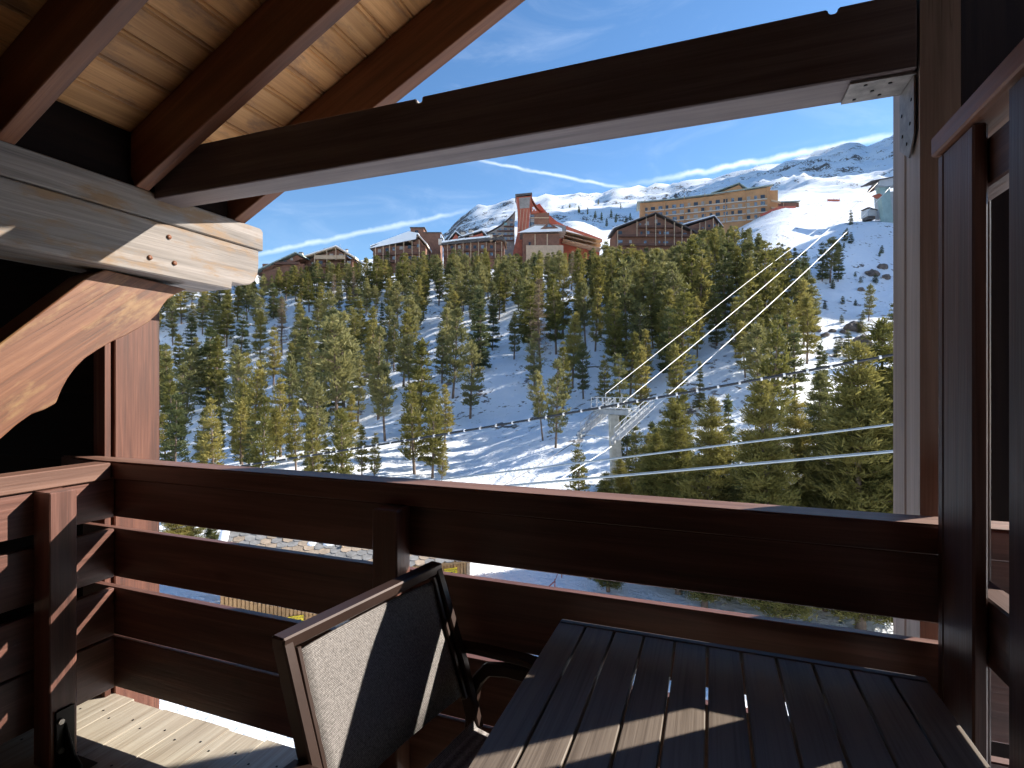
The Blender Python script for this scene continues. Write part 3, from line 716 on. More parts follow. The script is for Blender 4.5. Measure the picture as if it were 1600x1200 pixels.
k.wall(641.5, 662, 356.5, 0, 6, 'chalet_brown', 'tower'); k.part('tower_roof', MB().box(k.x(640.5), k.x(664), -.4, 6.4, k.z(356.3), k.z(355)), 'roof_dark')
k.wall(662.2, 688, 364.5, -.3, 8, 'chalet_brown'); k.part('roof', MB().box(k.x(661.8), k.x(690), -.6, 8.4, k.z(364.2), k.z(363)), 'roof_dark')
k.window(651, 364, 5, 8); k.poly('snow', [(684, 366), (690, 366), (694, 376), (688, 378)], -.2, 6, 'snow_cover')
k = Bld('snowy_chalet', 'dark timber chalet with a long snow covered roof above the left pines', 'chalet', 226, 624, 412)
k.wall(583, 665, 384, 0, 13, 'chalet_brown')
k.poly('roof', [(579, 390), (652, 375.5), (655, 368), (640, 366), (582, 387)], -1.6, 12, 'roof_dark')
k.poly('snow', [(578.5, 389.6), (651, 375.2), (652, 367), (640, 364.6), (600, 379)], -1.75, -1.62, 'snow_cover')
k.band('snow', [(580, 387), (640, 365), (655, 368)], .5, -1.6, 11, 'snow_cover', None, .1)
k.gable((640, 379), (655, 370.5), (668, 385), 12, 'chalet_brown', 'trim_tan', True, 1.6)
for px in (588, 600, 610, 619, 632, 645, 656): k.column(px, 388 - (px - 583) * .16, 412, -1.5)
for cx in (593, 605, 616, 627, 640, 654): k.window(cx, 392 - (cx - 593) * .13, 5, 5); k.window(cx, 403, 5, 5)
k.balcony(584, 662, 400, 1.5, 1, 'balcony_brown', -2); k.balcony(584, 662, 411, 1.5); k.chimney(633, 369, 378, 5, 1.5); k.chimney(649, 367, 374, 4, 1)
k = Bld('antenna_chalet', 'brown gabled chalet with pale balcony and white chimney, left of the snowy chalet', 'chalet', 214, 515, 420)
k.wall(482, 551, 404, 0, 12, 'chalet_brown')
k.gable((452, 412), (527, 388), (557, 406), 12, 'chalet_brown', 'trim_tan', True, 1.8)
k.balcony(493, 541, 406, 1.6, 1.5, 'trim_tan'); k.balcony(480, 548, 418, 1.6)
for px, yt, yb in ((494, 399, 416), (513, 393, 418), (527, 389, 408), (541, 397, 418)): k.column(px, yt, yb, -1.7)
for cx, cy in ((501, 410), (514, 411), (533, 399), (518, 399), (545, 410), (490, 412)): k.window(cx, cy, 6, 4.6)
k.chimney(507, 386.5, 395, 8, 4); k.chimney(536, 386, 392, 3, 5); k.chimney(523, 385, 390, 4, 6)
k.part('antenna', MB().box(k.x(526) - .06, k.x(526) + .06, 4, 4.12, k.z(392), k.z(377)), 'grey_steel')
k = Bld('dark_roofed_chalet', 'chalet with a steep dark green roof slope at the left end of the village', 'chalet', 208, 440, 425)
k.wall(410, 474, 412, 0, 11, 'chalet_brown')
k.gable((398, 427), (464, 396.5), (476, 402), 12, 'chalet_brown', 'roof_green', False, 1.6)
k.chimney(466, 393, 399, 5, 3); k.window(456, 405, 4, 4); k.window(446, 409, 4, 4); k.balcony(430, 470, 414, 1.3)

# orange safety netting along the piste
for i, (a, b_) in enumerate((((1188, 353), (1215, 350)), ((1216, 350), (1243, 346.5)), ((1293, 325), (1312, 322)))):
    v = 290 if i < 2 else 330; p, q = vw(v, (a[0] - 800) * v / 830), vw(v, (b_[0] - 800) * v / 830)
    p.z = H(v, (a[0] - 800) * v / 830); q.z = H(v, (b_[0] - 800) * v / 830)
    f = thing('safety_net', ['orange safety net below the brown block, left half', 'orange safety net below the brown block, right half', 'orange safety net up on the sunlit piste'][i], 'fence', p)
    mb = MB(); mb.bar(p + Vector((0, 0, 1.2)), q + Vector((0, 0, .9)), .05, 1.2); mb.build('net', 'orange_net', f)
    for e in (p, (p + q) / 2, q): MB().bar(e + Vector((0, .1, -.6)), e + Vector((0, .1, 2.4)), .1, .1).build('stake', 'orange_net', f)
# ------------------------------------------------------------------ trees
def needles(name, a, c, tr=.22):
    m, t, b = base_mat(name, .65, .25)
    oi = N(t, 'ShaderNodeObjectInfo'); tcn = N(t, 'ShaderNodeTexCoord')
    n = tex_noise(t, tcn.outputs['Object'], .9, 3, .6)
    f = math_n(t, 'ADD', math_n(t, 'MULTIPLY', n, .7), math_n(t, 'MULTIPLY', math_n(t, 'SUBTRACT', oi.outputs['Random'], .5), .5))
    col = ramp(t, f, [(.15, a), (.6, c)])
    t.links.new(col, b.inputs['Base Color'])
    tl = N(t, 'ShaderNodeBsdfTranslucent'); t.links.new(col, tl.inputs[0])
    mx = N(t, 'ShaderNodeMixShader'); mx.inputs[0].default_value = tr
    t.links.new(b.outputs[0], mx.inputs[1]); t.links.new(tl.outputs[0], mx.inputs[2])
    t.links.new(mx.outputs[0], t.nodes['Material Output'].inputs[0])
needles('pine_needles', (.13, .125, .032), (.30, .255, .075), .42)
needles('open_needles', (.14, .142, .055), (.29, .265, .105), .42)
needles('dark_needles', (.075, .090, .035), (.20, .19, .066), .36)
needles('spruce_needles', (.07, .09, .04), (.18, .175, .07), .36)
needles('larch_twigs', (.20, .14, .085), (.34, .25, .16), .1)
plain('bark', (.16, .115, .085), .9, 0, .4, 3)

def make_tree(seed, kind, hi=False):
    """trunk and crown meshes of a tree 12 m tall"""
    rn = random.Random(seed); Ht = 12.0; mb = MB(); tr = MB(); vs = []; fs = []
    def leaf(p, d, L, w):
        s_ = Vector((rn.gauss(0, 1), rn.gauss(0, 1), rn.gauss(0, 1))).cross(d)
        if s_.length < 1e-4: return
        s_ = s_.normalized() * w / 2; o = len(vs); e = p + d * L
        vs.extend((p - s_ * .6, p + s_ * .6, e + s_, e - s_)); fs.append((o, o + 1, o + 2, o + 3))
    def tuft(p, out, r, n, L, w):
        for _ in range(n):
            q = p + Vector((rn.gauss(0, r * .5), rn.gauss(0, r * .5), rn.gauss(0, r * .24)))
            d = (out * rn.uniform(.2, 1) + Vector((rn.gauss(0, .6), rn.gauss(0, .6), rn.uniform(-.1, .9)))).normalized()
            leaf(q, d, L * rn.uniform(.7, 1.3), w * rn.uniform(.7, 1.3))
    bend = Vector((rn.uniform(-.25, .25), rn.uniform(-.25, .25), 0))
    def axis(u): return bend * math.sin(u * 2.6) + Vector((0, 0, u * Ht))
    tr.tube([axis(u) for u in (-.05, .0, .08, .25, .5, .75, .97)], [.26, .22, .19, .16, .115, .065, .02], 7)
    if kind in 'PD':
        R_ = Ht * (rn.uniform(.155, .185) if kind == 'P' else rn.uniform(.17, .20)); u0 = .14 if kind == 'P' else .06; lev = 15
        prof = lambda q: (1 - q) ** .62 * (.62 + .38 * min(1, q / .22)) 
    elif kind == 'S':
        R_ = Ht * rn.uniform(.145, .19); u0 = rn.uniform(.10, .32); lev = 15
        prof = lambda q: (.55 + .45 * math.sin(min(1, q * 1.4) * math.pi * .5)) * (1 - q ** 3.2)
    elif kind == 'F':
        R_ = Ht * .15; u0 = .07; lev = 20; prof = lambda q: (1 - q) ** .95
    else:
        R_ = Ht * .15; u0 = .2; lev = 17; prof = lambda q: (1 - q) ** .8
    if hi: lev = int(lev * 1.7); R_ *= 1.12; u0 = .05
    for i in range(lev):
        q = (i + rn.uniform(0, .8)) / lev; u = u0 + (1 - u0) * q * .985; r0 = R_ * prof(q)
        nb = max(3, int((7 if kind != 'L' else 6) * (.55 + .6 * prof(q)) + rn.uniform(0, 2)));  nb = int(nb * (1.35 if hi else 1))
        a0 = rn.uniform(0, 6.28)
        for k in range(nb):
            if rn.random() < (.08 if hi else .24 if kind in 'PF' else .34 if kind == 'S' else .12): continue
            a = a0 + k * 6.283 / nb + rn.uniform(-.3, .3); ln = r0 * rn.uniform(.62, 1.18)
            dr = {'P': .22, 'D': .05, 'S': .35, 'F': -.30, 'L': .05}[kind] + rn.uniform(-.15, .15)
            out = Vector((math.cos(a), math.sin(a), dr)).normalized(); p0 = axis(u)
            e = p0 + out * ln + Vector((0, 0, (.12 if kind != 'F' else .10) * ln))
            if kind == 'L':
                for s_ in range(16):
                    f = rn.uniform(.1, 1); leaf(p0.lerp(e, f), Vector((rn.gauss(0, .7), rn.gauss(0, .7), rn.uniform(-.3, .7))).normalized(), .5, .045)
                tr.tube([p0, e], [.035, .012], 4, False); continue
            if rn.random() < (.9 if kind == 'S' else .5): tr.tube([p0, p0.lerp(e, .85)], [.05, .015], 4, False)
            nt_ = max(2, int(ln / (.34 if hi else .50)) + 1)
            for s_ in range(nt_):
                f = (s_ + rn.uniform(.4, 1)) / nt_
                if f < (.18 if hi else .38) and kind != 'F': continue
                p = p0.lerp(e, f) + Vector((0, 0, rn.uniform(-.08, .08)))
                side = Vector((-out.y, out.x, 0)) * rn.uniform(-1, 1) * .30 * ln * f
                if hi: tuft(p + side, out, .36, 44, .24, .040)
                else: tuft(p + side, out, .44 if kind != 'F' else .28, 14, .50 if kind != 'F' else .34, .14)
        if kind == 'S' and i == 0:
            for k in range(9):
                u_ = rn.uniform(.12, u0); a = rn.uniform(0, 6.28); p0 = axis(u_)
                tr.tube([p0, p0 + Vector((math.cos(a), math.sin(a), rn.uniform(-.4, .1))) * rn.uniform(.5, 1.3)], [.03, .008], 4, False)
    top = axis(.985)
    tuft(top, Vector((0, 0, 1)), .20, 40 if hi else 16, .28 if hi else .42, .05 if hi else .10) if kind != 'L' else None
    mb.add(vs, fs)
    mat = {'P': 'pine_needles', 'D': 'dark_needles', 'S': 'open_needles', 'F': 'spruce_needles', 'L': 'larch_twigs'}[kind]
    me = bpy.data.meshes.new('crown'); me.from_pydata([tuple(v) for v in vs], [], fs); me.materials.append(MATS[mat])
    return tr.mesh('trunk', 'bark'), me
VAR = {k: [make_tree(100 + 17 * i + ord(k), k) for i in range(n)] for k, n in (('P', 4), ('D', 3), ('S', 4), ('F', 2), ('L', 2))}
VAR['Pn'] = [make_tree(900 + i, 'P', True) for i in range(3)]; VAR['Dn'] = [make_tree(950 + i, 'D', True) for i in range(2)]
WORD = {'P': ('stone_pine', 'olive stone pine', 'pine'), 'D': ('dark_stone_pine', 'dark stone pine', 'pine'), 'S': ('scots_pine', 'tall open pine', 'pine'),  # the dark kind is a denser, darker stone pine
        'F': ('spruce', 'slim pointed spruce', 'spruce'), 'L': ('larch', 'leafless tan larch', 'larch'), 'f': ('spruce', 'tiny dark spruce', 'spruce'), 'B': ('young_pine', 'small bushy young pine', 'pine')}
NEAR = ['big olive pine close below the balcony, second in from the grey post', 'large olive pine just right of the concrete pylon, close below', 'round topped dark pine behind the big olive pine at right',
        'tall olive pine close beside the grey post, left of its taller neighbour', 'tallest olive pine touching the grey post at its left edge', 'dark pine low between the two big olive pines',
        'olive pine low behind the handrail right of the pylon foot', 'dark pine low near the grey post behind the handrail', 'olive pine whose foot shows through the railing gap below the pylon', 'olive pine hidden behind the grey post',
        'dark pine low right of the pylon beside the olive pine', 'dark pine behind the hut roof seen through the upper rail gap', 'olive pine left of the hut roof beside the corner post', 'dark pine at the left end of the hut roof', 'olive pine under the big pine at right, seen through the rail gap']
